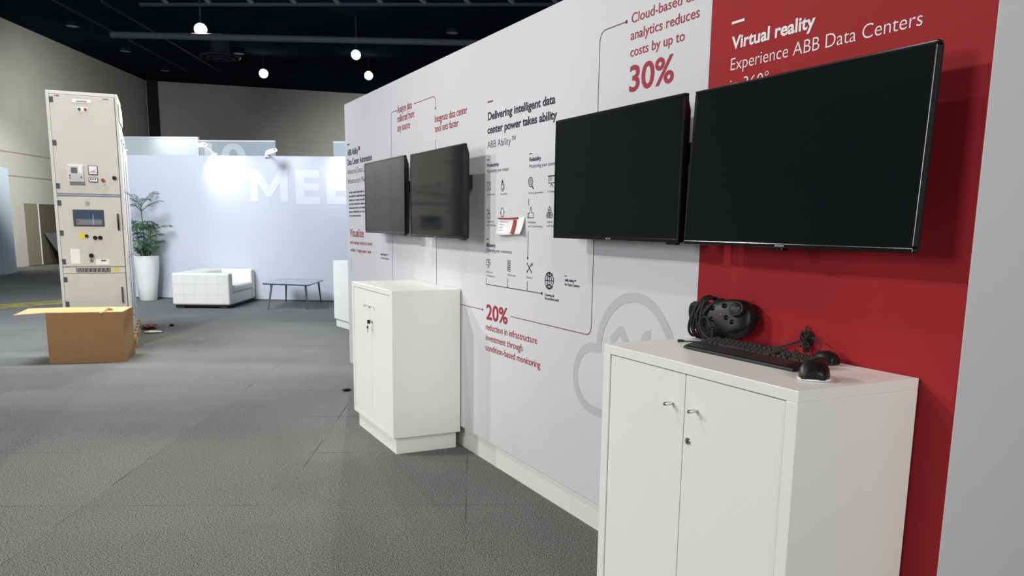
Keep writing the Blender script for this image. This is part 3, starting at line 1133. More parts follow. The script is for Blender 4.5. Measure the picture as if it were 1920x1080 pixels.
# ------------------------------------------------------------------ VR headset wrapped in its cable
hs = thing('headset', 'black virtual reality headset wrapped in cable leaning on the red wall', 'headset', (2.082, 2.333, ZC - 0.002 + 0.002), R(0))
HT = Matrix.Translation((0.0, 0.0, 0.093)) @ Matrix.Rotation(R(10), 4, 'Z') @ Matrix.Rotation(R(-12), 4, 'X') @ Matrix.Rotation(R(12), 4, 'Y')
# visor: rounded lump, front towards -x
bm = bmesh.new()
bmesh.ops.create_uvsphere(bm, u_segments=32, v_segments=20, radius=1)
for v in bm.verts:
    x, y, z = v.co
    def se(t, p):
        return math.copysign(abs(t) ** p, t)
    nx2, ny2, nz2 = se(x, 0.50), se(y, 0.66), se(z, 0.58)
    px, py, pz = nx2 * 0.050, ny2 * 0.122, nz2 * 0.072
    if px < 0:
        px *= 1.0 - 0.35 * (abs(ny2) ** 2.5)          # front curves back at the sides
        if nz2 < -0.3 and abs(ny2) < 0.25:
            pz += 0.018                                # nose notch
    if nz2 > 0.5:
        py *= 0.92
    v.co = HT @ Vector((px, py, pz))
me = bpy.data.meshes.new('visor')
bm.to_mesh(me)
bm.free()
for p in me.polygons:
    p.use_smooth = True
me.materials.append(M['black'])
vo = bpy.data.objects.new('visor', me)
COL.objects.link(vo)
vo.parent = hs
# dimpled tracking sensors on the visor
for (y, z) in ((0.070, 0.030), (0.066, -0.020), (0.030, 0.040), (0.034, -0.002), (-0.036, -0.004), (0.030, -0.040), (-0.06, -0.022), (-0.026, 0.042)):
    mb = MB()
    xf = -0.050 * (1 - (abs(y) / 0.125) ** 3) - 0.001
    pts = [HT @ Vector((xf + 0.006, y, z)), HT @ Vector((xf - 0.0005, y, z)), HT @ Vector((xf - 0.001, y, z)), HT @ Vector((xf + 0.001, y, z))]
    mb.tube(pts, [0.0095, 0.0095, 0.008, 0.006], 18)
    mb.build('tracking_sensor', M['tv_black'], vo)
# side hub disc with lettering, upper right
HD = HT @ Matrix.Translation((-0.044, -0.082, 0.022)) @ Matrix.Rotation(R(14), 4, 'Z') @ Matrix.Rotation(R(8), 4, 'Y')
mb = MB()
mb.tube([HD @ Vector((0.030, 0, 0)), HD @ Vector((-0.006, 0, 0)), HD @ Vector((-0.010, 0, 0)), HD @ Vector((-0.0098, 0, 0))], [0.029, 0.029, 0.026, 0.022], 28)
mb.build('hub_disc', M['black'], hs)
mb = MB()
rr = [HD @ Vector((-0.010, 0.0245 * math.cos(2 * PI * k / 32), 0.0245 * math.sin(2 * PI * k / 32))) for k in range(33)]
mb.tube(rr, 0.0016, 6, caps=False)
mb.build('hub_rim', M['hinge'], hs)
o_ = HD @ Vector((-0.0125, 0.016, -0.004))
lettering('hub_lettering', 'VIVE', o_, (HD.to_3x3() @ Vector((0, -1, 0))), (HD.to_3x3() @ Vector((0, 0, 1))), 0.032, 0.008, M['duct'], hs)
# face cushion / head strap behind, and left strap lobe
mb = MB()
sp = [HT @ Vector((0.045 + 0.030 * math.sin(PI * k / 16), 0.10 * math.cos(PI * k / 16), 0.052 * math.sin(PI * k / 16 * 1.0) - 0.005)) for k in range(17)]
mb.tube(sp, 0.017, 10)
mb.build('head_strap', M['black_soft'], hs)
mb = MB()
nn = 18
lob = [(0.168 + 0.052 * (abs(math.cos(2 * PI * k / nn)) ** 0.8) * (1 if math.cos(2 * PI * k / nn) > 0 else -1) + 0.030 * -math.sin(2 * PI * k / nn) * 0.0, 0.088 + 0.058 * math.sin(2 * PI * k / nn)) for k in range(nn)]
lob = [(y - (z - 0.088) * -0.25, z) for y, z in lob]
mb.prism(lob, 'x', -0.010, 0.060)
mb.build('face_cushion', M['black'], hs, bevel=0.014, seg=4)
# cable wrapped over and under the visor
for k, (yy, tilt, rz_, rx_, rad) in enumerate(((0.112, 0.20, 0.080, 0.062, 0.0052), (0.126, 0.10, 0.083, 0.064, 0.0052), (0.140, 0.24, 0.080, 0.060, 0.0052), (0.098, -0.02, 0.078, 0.060, 0.0050), (0.084, 0.30, 0.077, 0.060, 0.0048))):
    mb = MB()
    cp = []
    for a_ in range(0, 361, 12):
        t = R(a_)
        cp.append((-rx_ * math.cos(t) * 1.0, yy - tilt * 0.16 * math.sin(t) - 0.02 * math.cos(t) * tilt, 0.089 + rz_ * math.sin(t)))
    mb.tube(cp, rad, 8, caps=False)
    mb.build('wrapped_cable', M['black_soft'], hs)
mb = MB()
mb.tube(bezier([(-0.052, 0.070, 0.160), (-0.066, 0.072, 0.110), (-0.074, 0.060, 0.060), (-0.070, 0.010, 0.022), (-0.074, -0.010, 0.050), (-0.075, 0.020, 0.095), (-0.070, 0.055, 0.098), (-0.066, 0.078, 0.060), (-0.060, 0.050, 0.016), (-0.02, -0.03, 0.010)], 8), 0.0036, 8)
mb.build('cable_loop', M['black_soft'], hs)
mb = MB()
mb.tube(bezier([(-0.02, -0.03, 0.008), (0.03, -0.07, 0.006), (0.048, -0.14, 0.008), (0.050, -0.21, 0.014), (0.052, -0.28, 0.038), (0.050, -0.325, 0.056)], 8), 0.0040, 8)
mb.build('lead_cable', M['black_soft'], hs)
mb = MB()
q = HT @ Vector((-0.0515, -0.014, 0.010))
mb.tube([q, q + Vector((-0.0015, 0, 0))], 0.0016, 8)
mb.build('status_light', mat('red_status_light', (0.4, 0.0, 0.0), 0.4, emit=(1, 0.02, 0.02), estr=1.5), hs)

# ------------------------------------------------------------------ meeting corner
MW0 = Vector((0.541, 17.894, 0))
MR = Vector((0.8622, -0.5065, 0))     # to the right along the meeting wall
MN = Vector((0.5065, 0.8622, 0))      # away from the camera


def mw(s, off=0.0, z=0.0):
    p = MW0 + MR * s + MN * off
    return Vector((p.x, p.y, z))


def mw_box(mb, s0, s1, o0, o1, z0, z1):
    q = [mw(s0, o0), mw(s1, o0), mw(s1, o1), mw(s0, o1)]
    mb.add([(p.x, p.y, z0) for p in q] + [(p.x, p.y, z1) for p in q], [(0, 3, 2, 1), (4, 5, 6, 7), (0, 1, 5, 4), (1, 2, 6, 5), (2, 3, 7, 6), (3, 0, 4, 7)], False)


mb = MB()
mw_box(mb, -1.6, 8.0, 0, 0.12, 0.0, 2.815)
mwall = structure(mb.build('wall_far', M['meet_wall']))
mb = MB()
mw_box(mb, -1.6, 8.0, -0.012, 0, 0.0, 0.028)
structure(mb.build('painted_shade_far', mat('shadow_strip', (0.09, 0.10, 0.14), 0.6)))  # dark strip painting in the shade along the foot of the wall
mb = MB()
mp_ = [(0, 0), (0, .62), (.17, .62), (.38, .30), (.59, .62), (.76, .62), (.76, 0), (.60, 0), (.60, .37), (.43, .10), (.33, .10), (.16, .37), (.16, 0)]
mb.add([mw(2.405 + x, -0.003, 1.94 + z) for x, z in mp_], [tuple(range(len(mp_)))], False)
mb.build('wall_letter', M['meet_text'], mwall)['label'] = 'pale wall letter M'
for ch, s_, w_ in (('E', 3.315, 0.49), ('E', 3.925, 0.49), ('T', 4.50, 0.52)):
    lettering('wall_letter', ch, mw(s_, -0.003, 1.94), MR, (0, 0, 1), w_, 0.62, M['meet_text'], mwall, 0.04, 'pale wall letter ' + ch)


def partition(label, s0, s1, z1, off, m_, extra=None):
    p = thing('partition_panel', label, 'partition', mw((s0 + s1) / 2, off), 0, 'partition panels behind the meeting wall')
    loc = Vector(p.location)
    mb = MB()
    q = [mw(s0, off), mw(s1, off), mw(s1, off + 0.06), mw(s0, off + 0.06)]
    q = [v - loc for v in q]
    mb.add([(a_.x, a_.y, 0) for a_ in q] + [(a_.x, a_.y, z1) for a_ in q], [(0, 3, 2, 1), (4, 5, 6, 7), (0, 1, 5, 4), (1, 2, 6, 5), (2, 3, 7, 6), (3, 0, 4, 7)], False)
    mb.build('panel', m_, p)
    mb = MB()
    q = [mw(s0, off - 0.01), mw(s1, off - 0.01), mw(s1, off + 0.07), mw(s0, off + 0.07)]
    q = [v - loc for v in q]
    mb.add([(a_.x, a_.y, z1) for a_ in q] + [(a_.x, a_.y, z1 + 0.035) for a_ in q], [(0, 3, 2, 1), (4, 5, 6, 7), (0, 1, 5, 4), (1, 2, 6, 5), (2, 3, 7, 6), (3, 0, 4, 7)], False)
    mb.build('top_rail', M['white_metal'], p)
    return p


partition('pale lit partition panel rising behind the meeting wall, left of the figures', -3.4, 0.03, 3.44, 3.0, M['part_pale'])
pz = partition('grey partition panel with the pale figures 10 behind the meeting wall', 0.06, 1.86, 3.37, 3.0, M['part_grey'])
lo = lettering('panel_lettering', '10', mw(0.18, 2.99, 2.72) - Vector(pz.location), MR, (0, 0, 1), 0.98, 0.62, M['part_text'], pz, 0.03, 'pale figures')
partition('narrow pale blue partition behind the meeting wall beside the display wall', 3.22, 4.6, 3.36, 3.0, M['blue_panel'])

# clip-on arm lamps on top of the meeting wall


def arm_lamp(label, s, ds, dz, reach, aim_s, aim_z, power):
    base = mw(s, -0.01, 2.815)
    t = thing('arm_lamp', label, 'lamp', base, 0, 'arm lamps clipped on the meeting wall')
    head = mw(s + ds, -reach, 2.815 + dz) - base
    mb = MB()
    mb.box(-0.05, 0.05, -0.03, 0.06, -0.03, 0.05)
    mb.build('clamp', M['white_metal'], t, bevel=0.01)
    mb = MB()
    mb.tube([(0, 0, 0.03), head * 0.9], 0.018, 10)
    mb.build('arm', M['white_metal'], t)
    aim = (mw(aim_s, 0, aim_z) - base - head).normalized()
    beam = aim
    aim = (aim * 0.45 + Vector((0, 0, -1))).normalized()
    mb = MB()
    mb.tube([head - aim * 0.03, head - aim * 0.02, head + aim * 0.03], [0.06, 0.105, 0.115], 20)
    mb.build('lamp_head', M['white_metal'], t)
    mb = MB()
    mb.tube([head + aim * 0.031, head + aim * 0.036], 0.105, 20)
    mb.build('lens', M['lamp_head'], t)
    L_ = spot('arm_lamp_light', base + head + aim * 0.08, base + head + beam * 3, power, 100, 1.0, 0.08, (1, 0.98, 0.96))
    return t


arm_lamp('white arm lamp lit over the meeting wall, left one', 1.72, -0.08, 0.17, 0.42, 1.95, 2.55, 48)
arm_lamp('white arm lamp lit over the meeting wall, right one nearer the display wall', 2.78, 0.22, 0.06, 0.42, 4.1, 2.4, 6)
spot('meeting_lamp', mw(4.45, -0.5, 3.0), mw(4.4, 0, 2.5), 40, 100, 1.0, 0.1, (1, 0.98, 0.96))
spot('partition_lamp', mw(-0.7, 2.3, 4.1), mw(-0.4, 3, 3.3), 60, 90, 1.0, 0.1)
area('meeting_flood', mw(1.5, -6.5, 6.8), mw(2.0, 0, 1.0), 900, 3, 3, (0.88, 0.93, 1.0))

# ------------------------------------------------------------------ sofa
SA = R(-25)
sf = thing('sofa', 'white quilted leather two-seat sofa in front of the lavender wall', 'sofa', (1.02, 15.60, 0), SA)
SD, SL, SH, AT = 1.02, 1.62, 0.635, 0.22
# local: x = depth (front at SD), y = length away from the camera


def cushion(mb, x0, x1, y0, y1, z0, z1):
    mb.box(x0, x1, y0, y1, z0, z1)


mb = MB()
cushion(mb, 0, SD, 0, AT, 0.06, SH)
mb.build('armrest', M['leather'], sf, bevel=0.035, seg=4)
mb = MB()
cushion(mb, 0, SD, SL - AT, SL, 0.06, SH)
mb.build('armrest', M['leather'], sf, bevel=0.035, seg=4)
mb = MB()
cushion(mb, 0, AT + 0.22, AT - 0.02, SL - AT + 0.02, 0.06, SH)
mb.build('backrest', M['leather'], sf, bevel=0.035, seg=4)
mb = MB()
cushion(mb, AT, SD - 0.01, AT - 0.01, SL - AT + 0.01, 0.06, 0.26)
mb.build('seat_base', M['leather'], sf, bevel=0.02, seg=3)
mb = MB()
cushion(mb, AT + 0.2, SD + 0.01, AT + 0.005, SL - AT - 0.005, 0.26, 0.40)
mb.build('seat_cushion', M['leather'], sf, bevel=0.05, seg=4)
# quilting seams on the near armrest
mb = MB()
for k in range(1, 5):
    x = SD * k / 5
    mb.box(x - 0.004, x + 0.004, -0.0015, 0.002, 0.08, SH - 0.02)
for k in range(1, 3):
    z = 0.06 + (SH - 0.06) * k / 3
    mb.box(0.03, SD - 0.03, -0.0015, 0.002, z - 0.004, z + 0.004)
mb.build('quilting_seam', mat('leather_seam', (0.72, 0.71, 0.66), 0.6), sf)
for x in (0.06, SD - 0.20):
    for y in (0.03, SL - 0.15):
        mb = MB()
        mb.box(x, x + 0.14, y, y + 0.12, 0, 0.06)
        mb.build('foot', M['black_soft'], sf)
mb = MB()
mb.box(0.03, SD - 0.03, 0.05, SL - 0.05, 0.025, 0.065)
mb.build('base_frame', M['black_soft'], sf)

# ------------------------------------------------------------------ coffee table
tb = thing('coffee_table', 'low glass-topped coffee table with splayed metal legs beside the sofa', 'table', (3.12, 15.25, 0))
feet = [(2.55, 14.80), (3.19, 14.52), (3.70, 15.64), (3.10, 16.03)]
org = Vector((3.12, 15.25, 0))
cen = Vector((3.135, 15.25, 0))
TZ = 0.455
for i, (fx, fy) in enumerate(feet):
    f_ = Vector((fx, fy, 0))
    tpt = cen + (f_ - cen) * (0.86 if i in (0, 1) else 0.9)
    mb = MB()
    mb.tube([f_ - org, Vector((tpt.x, tpt.y, TZ - 0.01)) - org], [0.011, 0.022], 12)
    mb.build('leg', M['table_leg'], tb)
corners = [Vector((2.46, 14.93, 0)), Vector((3.17, 14.30, 0)), Vector((3.76, 15.60, 0)), Vector((3.06, 16.12, 0))]
rc = []
for i in range(4):
    p, a_, b_ = corners[i], corners[i - 1], corners[(i + 1) % 4]
    da, db = (a_ - p).normalized() * 0.10, (b_ - p).normalized() * 0.10
    for k in range(5):
        t = k / 4
        rc.append(p + da * (1 - t) ** 2 + db * t ** 2)
mb = MB()
mb.prism([((p - org).x, (p - org).y) for p in rc], 'z', TZ, TZ + 0.010)
mb.build('tabletop', M['glass_top'], tb)
mb = MB()
ccx = sum((p for p in rc), Vector()) / len(rc)
n = len(rc)
o1 = [(p - org) for p in rc]
o2 = [((p - ccx) * 0.975 + ccx - org) for p in rc]
vs = [(p.x, p.y, z) for z in (TZ - 0.012, TZ) for p in o1] + [(p.x, p.y, z) for z in (TZ - 0.012, TZ) for p in o2]
fs = []
for i in range(n):
    j = (i + 1) % n
    fs += [(i, j, n + j, n + i), (2 * n + i, 3 * n + i, 3 * n + j, 2 * n + j), (n + i, n + j, 3 * n + j, 3 * n + i), (i, 2 * n + i, 2 * n + j, j)]
mb.add(vs, fs, False)
mb.build('top_frame', M['table_rim'], tb)

# ------------------------------------------------------------------ potted palm
pp = thing('potted_palm', 'slender palm in a tall white pot beside the sofa', 'potted plant', (0.70, 17.36, 0))
mb = MB()
mb.lathe([(0.0, 0.0), (0.155, 0.0), (0.165, 0.01), (0.185, 0.28), (0.225, 0.56), (0.238, 0.72), (0.236, 0.865), (0.228, 0.875), (0.218, 0.868), (0.215, 0.82), (0.0, 0.80)], 40)
mb.build('pot', M['pot'], pp)
mb = MB()
mb.lathe([(0.214, 0.815), (0.12, 0.835), (0.0, 0.84)], 24)
mb.build('soil', M['soil'], pp)


def frond(parent, base, azim, length, rise, droop, leaflets, llen, seed):
    rnd = random.Random(seed)
    d = Vector((math.cos(azim), math.sin(azim), 0))
    sdir = Vector((-d.y, d.x, 0))
    pts = []
    for k in range(13):
        t = k / 12
        pts.append(Vector(base) + d * (length * t * (1 - 0.12 * t)) + Vector((0, 0, rise * t - droop * t * t)))
    mb = MB()
    mb.tube(pts, [0.007 * (1 - 0.8 * k / 12) for k in range(13)], 6)
    for k in range(leaflets):
        t = 0.22 + 0.78 * k / (leaflets - 1)
        f = t * 12
        i = min(int(f), 11)
        p = pts[i].lerp(pts[i + 1], f - i)
        tan = (pts[i + 1] - pts[i]).normalized()
        for sgn in (-1, 1):
            l = llen * (0.55 + 0.45 * math.sin(PI * min(1, t * 0.9 + 0.1))) * rnd.uniform(0.85, 1.1)
            dirn = (sdir * sgn * 0.75 + tan * 0.65 + Vector((0, 0, rnd.uniform(-0.05, 0.25)))).normalized()
            w_ = 0.0095
            nrm = dirn.cross(tan).normalized()
            wd = nrm.cross(dirn).normalized()
            q0 = p
            q1 = p + dirn * l * 0.45 + Vector((0, 0, -0.01))
            q2 = p + dirn * l + Vector((0, 0, -l * 0.42))
            mb.add([q0, q1 + wd * w_, q2, q1 - wd * w_, q1 + nrm * 0.004], [(0, 1, 4), (1, 2, 4), (2, 3, 4), (3, 0, 4)], True)
    lx, ly = parent.location.x, parent.location.y
    for i, (x, y, z) in enumerate(mb.v):                 # leaves bend along the wall they touch
        off = (Vector((x + lx, y + ly, 0)) - MW0).dot(MN)
        if off > -0.03:
            p = Vector((x, y, z)) - MN * (off + 0.03)
            mb.v[i] = tuple(p)
    return mb.build('frond', M['leaf'], parent)


rnd = random.Random(5)
stems = [((0.00, 0.00), (-0.03, 0.02, 1.85), 0.014), ((0.07, -0.03), (0.11, -0.02, 1.35), 0.012), ((-0.08, 0.02), (-0.14, 0.0, 1.45), 0.012), ((0.03, 0.07), (0.05, 0.1, 1.2), 0.011), ((-0.03, -0.08), (-0.06, -0.12, 1.15), 0.011)]
sid = 0
for (bx_, by_), (tx_, ty_, tz_), rad in stems:
    mb = MB()
    mb.tube(bezier([(bx_, by_, 0.82), ((bx_ + tx_) / 2, (by_ + ty_) / 2, (0.82 + tz_) / 2), (tx_, ty_, tz_)], 6), [rad * (1 - 0.5 * k / 12) for k in range(13)], 8)
    st_ = mb.build('stem', M['stem'], pp)
    big = sid == 0
    nf = 6 if big else 5
    for k in range(nf):
        az = rnd.uniform(0, 0.5) + 2 * PI * k / nf + (0.4 if big else sid)
        zb_ = tz_ - rnd.uniform(0.0, 0.06) - (0.0 if k % 2 == 0 else 0.12)
        fr = frond(pp, (tx_, ty_, zb_), az, rnd.uniform(0.32, 0.44) if not big else rnd.uniform(0.34, 0.48), rnd.uniform(0.30, 0.58) if big else rnd.uniform(0.22, 0.40), rnd.uniform(0.12, 0.30), 11, 0.17, sid * 10 + k)
    sid += 1
# second tier on the tall stem and low fronds round the base
for k in range(7):
    frond(pp, (-0.02, 0.01, 1.5 - 0.05 * (k % 3)), 0.9 + k * 0.9, 0.32, 0.20, 0.26, 10, 0.16, 100 + k)
for k in range(8):
    frond(pp, (0.05 * math.cos(k * 0.8), 0.05 * math.sin(k * 0.8), 0.83), k * 0.8 + 0.3, rnd.uniform(0.16, 0.26), rnd.uniform(0.28, 0.42), 0.10, 10, 0.15, 200 + k)

# ------------------------------------------------------------------ switchgear on its pallet
GA = R(-3.6)
GX, GY = 0.238, 10.848
gear = thing('switchgear_cabinet', 'tall beige electrical switchgear cabinet standing on a wooden pallet', 'switchgear', (GX, GY, 0.15), GA)
# local: x to the right along the front (front spans -0.735..0), y backwards, z from pallet top
GZ = 0.15
H_ = 3.0 - GZ


def Z(z):
    return z - GZ


XL = -0.735
mb = MB()
mb.prism([(0.03, 0.0), (1.86, 0.0), (1.86, Z(2.42)), (1.30, Z(2.60)), (0.80, Z(2.66)), (0.80, H_), (0.03, H_)], 'x', XL, 0.0)
mb.build('body', M['gear_side'], gear, bevel=0.004)
mb = MB()
mb.box(XL, XL + 0.032, 0, 0.04, 0, H_)
mb.box(-0.028, 0.0, 0, 0.04, 0, H_)
mb.box(XL + 0.032, -0.028, 0, 0.04, Z(2.965), H_)
mb.box(XL + 0.032, -0.028, 0.002, 0.04, 0, Z(0.20))
mb.build('front_frame', M['gear_frame'], gear, bevel=0.003)


def gbox(name, x0, x1, z0, z1, y0, y1, m_, par=None, bevel=0.003):
    mb = MB()
    mb.box(x0, x1, y0, y1, Z(z0), Z(z1))
    return mb.build(name, m_, par or gear, bevel=bevel)


def gcyl(name, x, z, r, d, m_, par=None, y0=-0.012):
    mb = MB()
    mb.tube([(x, y0 + 0.004, Z(z)), (x, y0 - d * 0.8, Z(z)), (x, y0 - d, Z(z))], [r, r, r * 0.85], 18)
    return mb.build(name, m_, par or gear)


d1 = gbox('door', XL + 0.036, -0.034, 1.85, 2.958, -0.012, 0.03, M['gear'])
d2 = gbox('door', XL + 0.036, -0.036, 1.0, 1.815, -0.012, 0.03, M['gear'])
d3 = gbox('door', XL + 0.036, -0.038, 0.22, 0.915, -0.012, 0.03, M['gear'])
gbox('divider_strip', XL + 0.034, -0.034, 1.822, 1.846, -0.006, 0.03, M['seam'])
vb = gbox('vent_panel', XL + 0.036, -0.036, 0.922, 0.992, -0.004, 0.03, M['gear_frame'])
mb = MB()
for k in range(26):
    x = -0.56 + k * 0.0142
    mb.box(x, x + 0.009, -0.006, 0.0, Z(0.93), Z(0.985))
mb.build('vent_slots', M['tv_back'], vb)
gbox('warning_label', -0.155, -0.110, 0.935, 0.985, -0.007, 0.0, M['yellow'], vb, 0)
# hinges
for z, d_ in ((2.90, d1), (2.42, d1), (1.935, d1), (1.74, d2), (1.395, d2), (1.06, d2), (0.85, d3), (0.56, d3), (0.30, d3)):
    gbox('hinge', XL + 0.036, XL + 0.072, z - 0.03, z + 0.03, -0.022, -0.008, M['hinge'], d_)
# upper door fittings
gbox('name_plate', -0.47, -0.275, 2.878, 2.913, -0.016, -0.011, M['label_white'], d1, 0.002)
mb = MB()
for k in range(7):
    x = -0.425 + k * 0.016
    mb.box(x, x + 0.010, -0.0172, -0.0158, Z(2.888), Z(2.903))
mb.build('plate_lettering', M['soft_black_print'], d1)
lettering('maker_lettering', 'ABB', (-0.65, -0.0128, Z(2.936)), (1, 0, 0), (0, 0, 1), 0.055, 0.018, M['redlens'], d1, 0.04, 'small red maker lettering')
gbox('type_plate', -0.155, -0.09, 2.932, 2.942, -0.0135, -0.011, M['duct'], d1, 0)
gbox('lamp_plate', -0.425, -0.318, 2.785, 2.832, -0.014, -0.011, M['label_white'], d1, 0.002)
gcyl('indicator_lamp', -0.403, 2.808, 0.016, 0.014, M['green'], d1)['label'] = 'green indicator lamp'
gcyl('indicator_lamp', -0.340, 2.808, 0.016, 0.014, M['redlens'], d1)['label'] = 'red indicator lamp'
rl = gbox('protection_relay', -0.567, -0.407, 1.985, 2.176, -0.030, -0.011, M['gear_frame'], d1, 0.004)
gbox('painted_relay_shadow', -0.555, -0.40, 1.952, 1.980, -0.026, -0.011, M['duct'], d1, 0.003)  # grey bar standing in for the shadow below the relay
gbox('relay_display', -0.534, -0.470, 2.083, 2.147, -0.033, -0.029, M['lcd'], rl, 0)
gbox('relay_keypad', -0.559, -0.419, 2.005, 2.072, -0.033, -0.029, M['relay'], rl, 0)
gbox('relay_label', -0.455, -0.42, 2.09, 2.165, -0.032, -0.029, M['label_white'], rl, 0)
for x, z, m_ in ((-0.548, 2.055, 'black_soft'), (-0.432, 2.038, 'black_soft'), (-0.548, 2.025, 'redlens')):
    gcyl('relay_button', x, z, 0.008, 0.006, M[m_], rl, -0.030)
me_ = gbox('meter', -0.358, -0.257, 2.070, 2.176, -0.024, -0.011, M['hinge'], d1, 0.004)
gbox('meter_face', -0.350, -0.265, 2.078, 2.168, -0.027, -0.023, M['label_white'], me_, 0.002)
mb = MB()
mb.tube([(-0.345 + 0.075 * k / 8, -0.0275, Z(2.095 + 0.018 * math.sin(PI * k / 8))) for k in range(9)], 0.003, 6)
mb.tube([(-0.31, -0.0275, Z(2.085)), (-0.285, -0.0275, Z(2.135))], 0.002, 6)
mb.build('meter_needle', M['soft_black_print'], me_)
tbk = gbox('test_block', -0.359, -0.261, 1.985, 2.041, -0.024, -0.011, M['hinge'], d1, 0.004)
gbox('test_block_face', -0.352, -0.268, 1.992, 2.034, -0.027, -0.023, M['label_white'], tbk, 0.002)
for k in range(3):
    gbox('test_link', -0.342 + k * 0.024, -0.330 + k * 0.024, 2.012, 2.03, -0.030, -0.026, M['black_soft'], tbk, 0)
gcyl('push_button', -0.209, 2.012, 0.020, 0.030, M['redlens'], d1)['label'] = 'red mushroom push button'
gcyl('key_switch', -0.204, 1.968, 0.016, 0.010, M['chrome'], d1)
mb = MB()
mb.tube([(-0.087, -0.01, Z(2.042)), (-0.087, -0.03, Z(2.042))], 0.022, 16)
mb.box(-0.105, -0.066, -0.045, -0.028, Z(2.030), Z(2.060))
mb.build('rotary_handle', M['black'], d1, bevel=0.003)
# middle door
wf = gbox('window_frame', -0.552, -0.224, 1.472, 1.668, -0.018, -0.011, M['hinge'], d2, 0.01)
gbox('window_pane', -0.540, -0.236, 1.484, 1.656, -0.0205, -0.017, M['glass_dark'], wf, 0.006)
gbox('breaker_front', -0.52, -0.25, 1.49, 1.555, -0.0222, -0.020, M['duct'], wf, 0)
lettering('breaker_lettering', 'ABB', (-0.525, -0.0228, Z(1.522)), (1, 0, 0), (0, 0, 1), 0.04, 0.018, M['redlens'], wf, 0.04)
gbox('breaker_rail', -0.345, -0.339, 1.49, 1.61, -0.0225, -0.020, M['relay'], wf, 0)
gbox('nameplate', -0.412, -0.368, 1.72, 1.762, -0.016, -0.011, mat('tarnished_plate', (0.35, 0.31, 0.24), 0.5), d2, 0.002)
mb = MB()
mb.box(-0.088, -0.066, -0.035, -0.011, Z(1.43), Z(1.627))
mb.build('door_handle', M['hinge'], d2, bevel=0.005)
gbox('handle_lever', -0.084, -0.071, 1.45, 1.56, -0.05, -0.034, M['tv_back'], d2, 0.003)
gbox('caution_label', -0.497, -0.445, 1.325, 1.40, -0.014, -0.011, M['yellow'], d2, 0)
gcyl('selector_knob', -0.424, 1.361, 0.019, 0.024, M['black'], d2)
gcyl('selector_knob', -0.336, 1.341, 0.024, 0.020, M['black'], d2)
gcyl('selector_knob', -0.281, 1.342, 0.024, 0.020, M['black'], d2)
gbox('instruction_label', -0.608, -0.511, 1.035, 1.21, -0.014, -0.011, M['label_white'], d2, 0)
gcyl('racking_knob', -0.390, 1.130, 0.026, 0.035, M['black'], d2)
gcyl('racking_socket', -0.391, 1.070, 0.020, 0.008, M['duct'], d2)
gbox('rating_label', -0.345, -0.204, 1.022, 1.087, -0.014, -0.011, M['label_white'], d2, 0)
gbox('rating_print', -0.29, -0.235, 1.062, 1.078, -0.0148, -0.0135, M['black_print'], d2, 0)
# lower door
mb = MB()
mb.box(-0.094, -0.074, -0.035, -0.011, Z(0.56), Z(0.755))
mb.build('door_handle', M['hinge'], d3, bevel=0.005)
# side seams and bolts on the right flank
for y0, y1, z0, z1 in ((0.46, 0.475, 0.3, 2.9), (1.10, 1.115, 0.25, 2.3)):
    mb = MB()
    mb.box(-0.002, 0.004, y0, y1, Z(z0), Z(z1))
    mb.build('side_seam', M['hinge'], gear)
for y in (0.25, 0.78, 1.25, 1.80):
    for z in (0.35, 1.1, 1.9, 2.5) + ((2.85,) if y < 0.8 else ()):
        mb = MB()
        mb.tube([(-0.002, y, Z(z)), (0.014, y, Z(z))], 0.016, 10)
        mb.build('bolt', M['chrome'], gear)
mb = MB()
mb.box(-0.002, 0.012, 0.05, 0.78, Z(2.70), Z(2.90))
mb.build('side_cover', M['gear_frame'], gear, bevel=0.003)

pal = thing('pallet', 'wooden pallet under the switchgear cabinet', 'pallet', (GX, GY, 0), GA)
for k in range(6):
    mb = MB()
    y = -0.03 + k * 0.345
    mb.box(XL - 0.03, 0.035, y, y + 0.20, 0.122, 0.146)
    mb.build('deck_board', M['wood'], pal, bevel=0.003)
for x0 in (XL - 0.03, -0.40, -0.065):
    mb = MB()
    mb.box(x0, x0 + 0.10, -0.03, 1.90, 0.0, 0.022)
    mb.build('runner_board', M['wood'], pal)
    for y in (-0.03, 0.85, 1.78):
        mb = MB()
        mb.box(x0, x0 + 0.10, y, y + 0.12, 0.022, 0.10)
        mb.build('block', M['wood'], pal)
    mb = MB()
    mb.box(x0, x0 + 0.10, -0.03, 1.90, 0.10, 0.122)
    mb.build('stringer_board', M['wood'], pal)

# ------------------------------------------------------------------ cardboard box, lid flap open to the left
BA = math.atan2(9.792 - 9.949, 0.125 + 0.622)
bx = thing('cardboard_box', 'brown cardboard box with a flap sticking out, in front of the switchgear', 'box', (-0.622, 9.949, 0), BA)
BW, BD, BH, tk = 0.763, 0.56, 0.553, 0.005
mb = MB()
mb.box(0, BW, 0, tk, 0, BH)
mb.build('front_panel', M['card'], bx)
mb = MB()
mb.box(0, BW, BD - tk, BD, 0, BH)
mb.build('back_panel', M['card'], bx)
mb = MB()
mb.box(BW - tk, BW, tk, BD - tk, 0, BH)
mb.build('end_panel', M['card'], bx)
mb = MB()
mb.box(0, BW, tk, BD - tk, 0, tk)
mb.build('bottom_panel', M['card'], bx)
mb = MB()
mb.box(-0.0, BW, 0, BD, BH, BH + tk)
mb.add([(0, 0, BH), (0, BD, BH), (-0.31, BD - 0.05, BH - 0.005), (-0.31, 0.01, BH - 0.022), (0, 0, BH + tk), (0, BD, BH + tk), (-0.31, BD - 0.05, BH), (-0.31, 0.01, BH - 0.017)],
       [(0, 1, 2, 3), (4, 7, 6, 5), (0, 3, 7, 4), (3, 2, 6, 7), (2, 1, 5, 6)], False)
mb.build('top_flap', M['card_pale'], bx)
mb = MB()
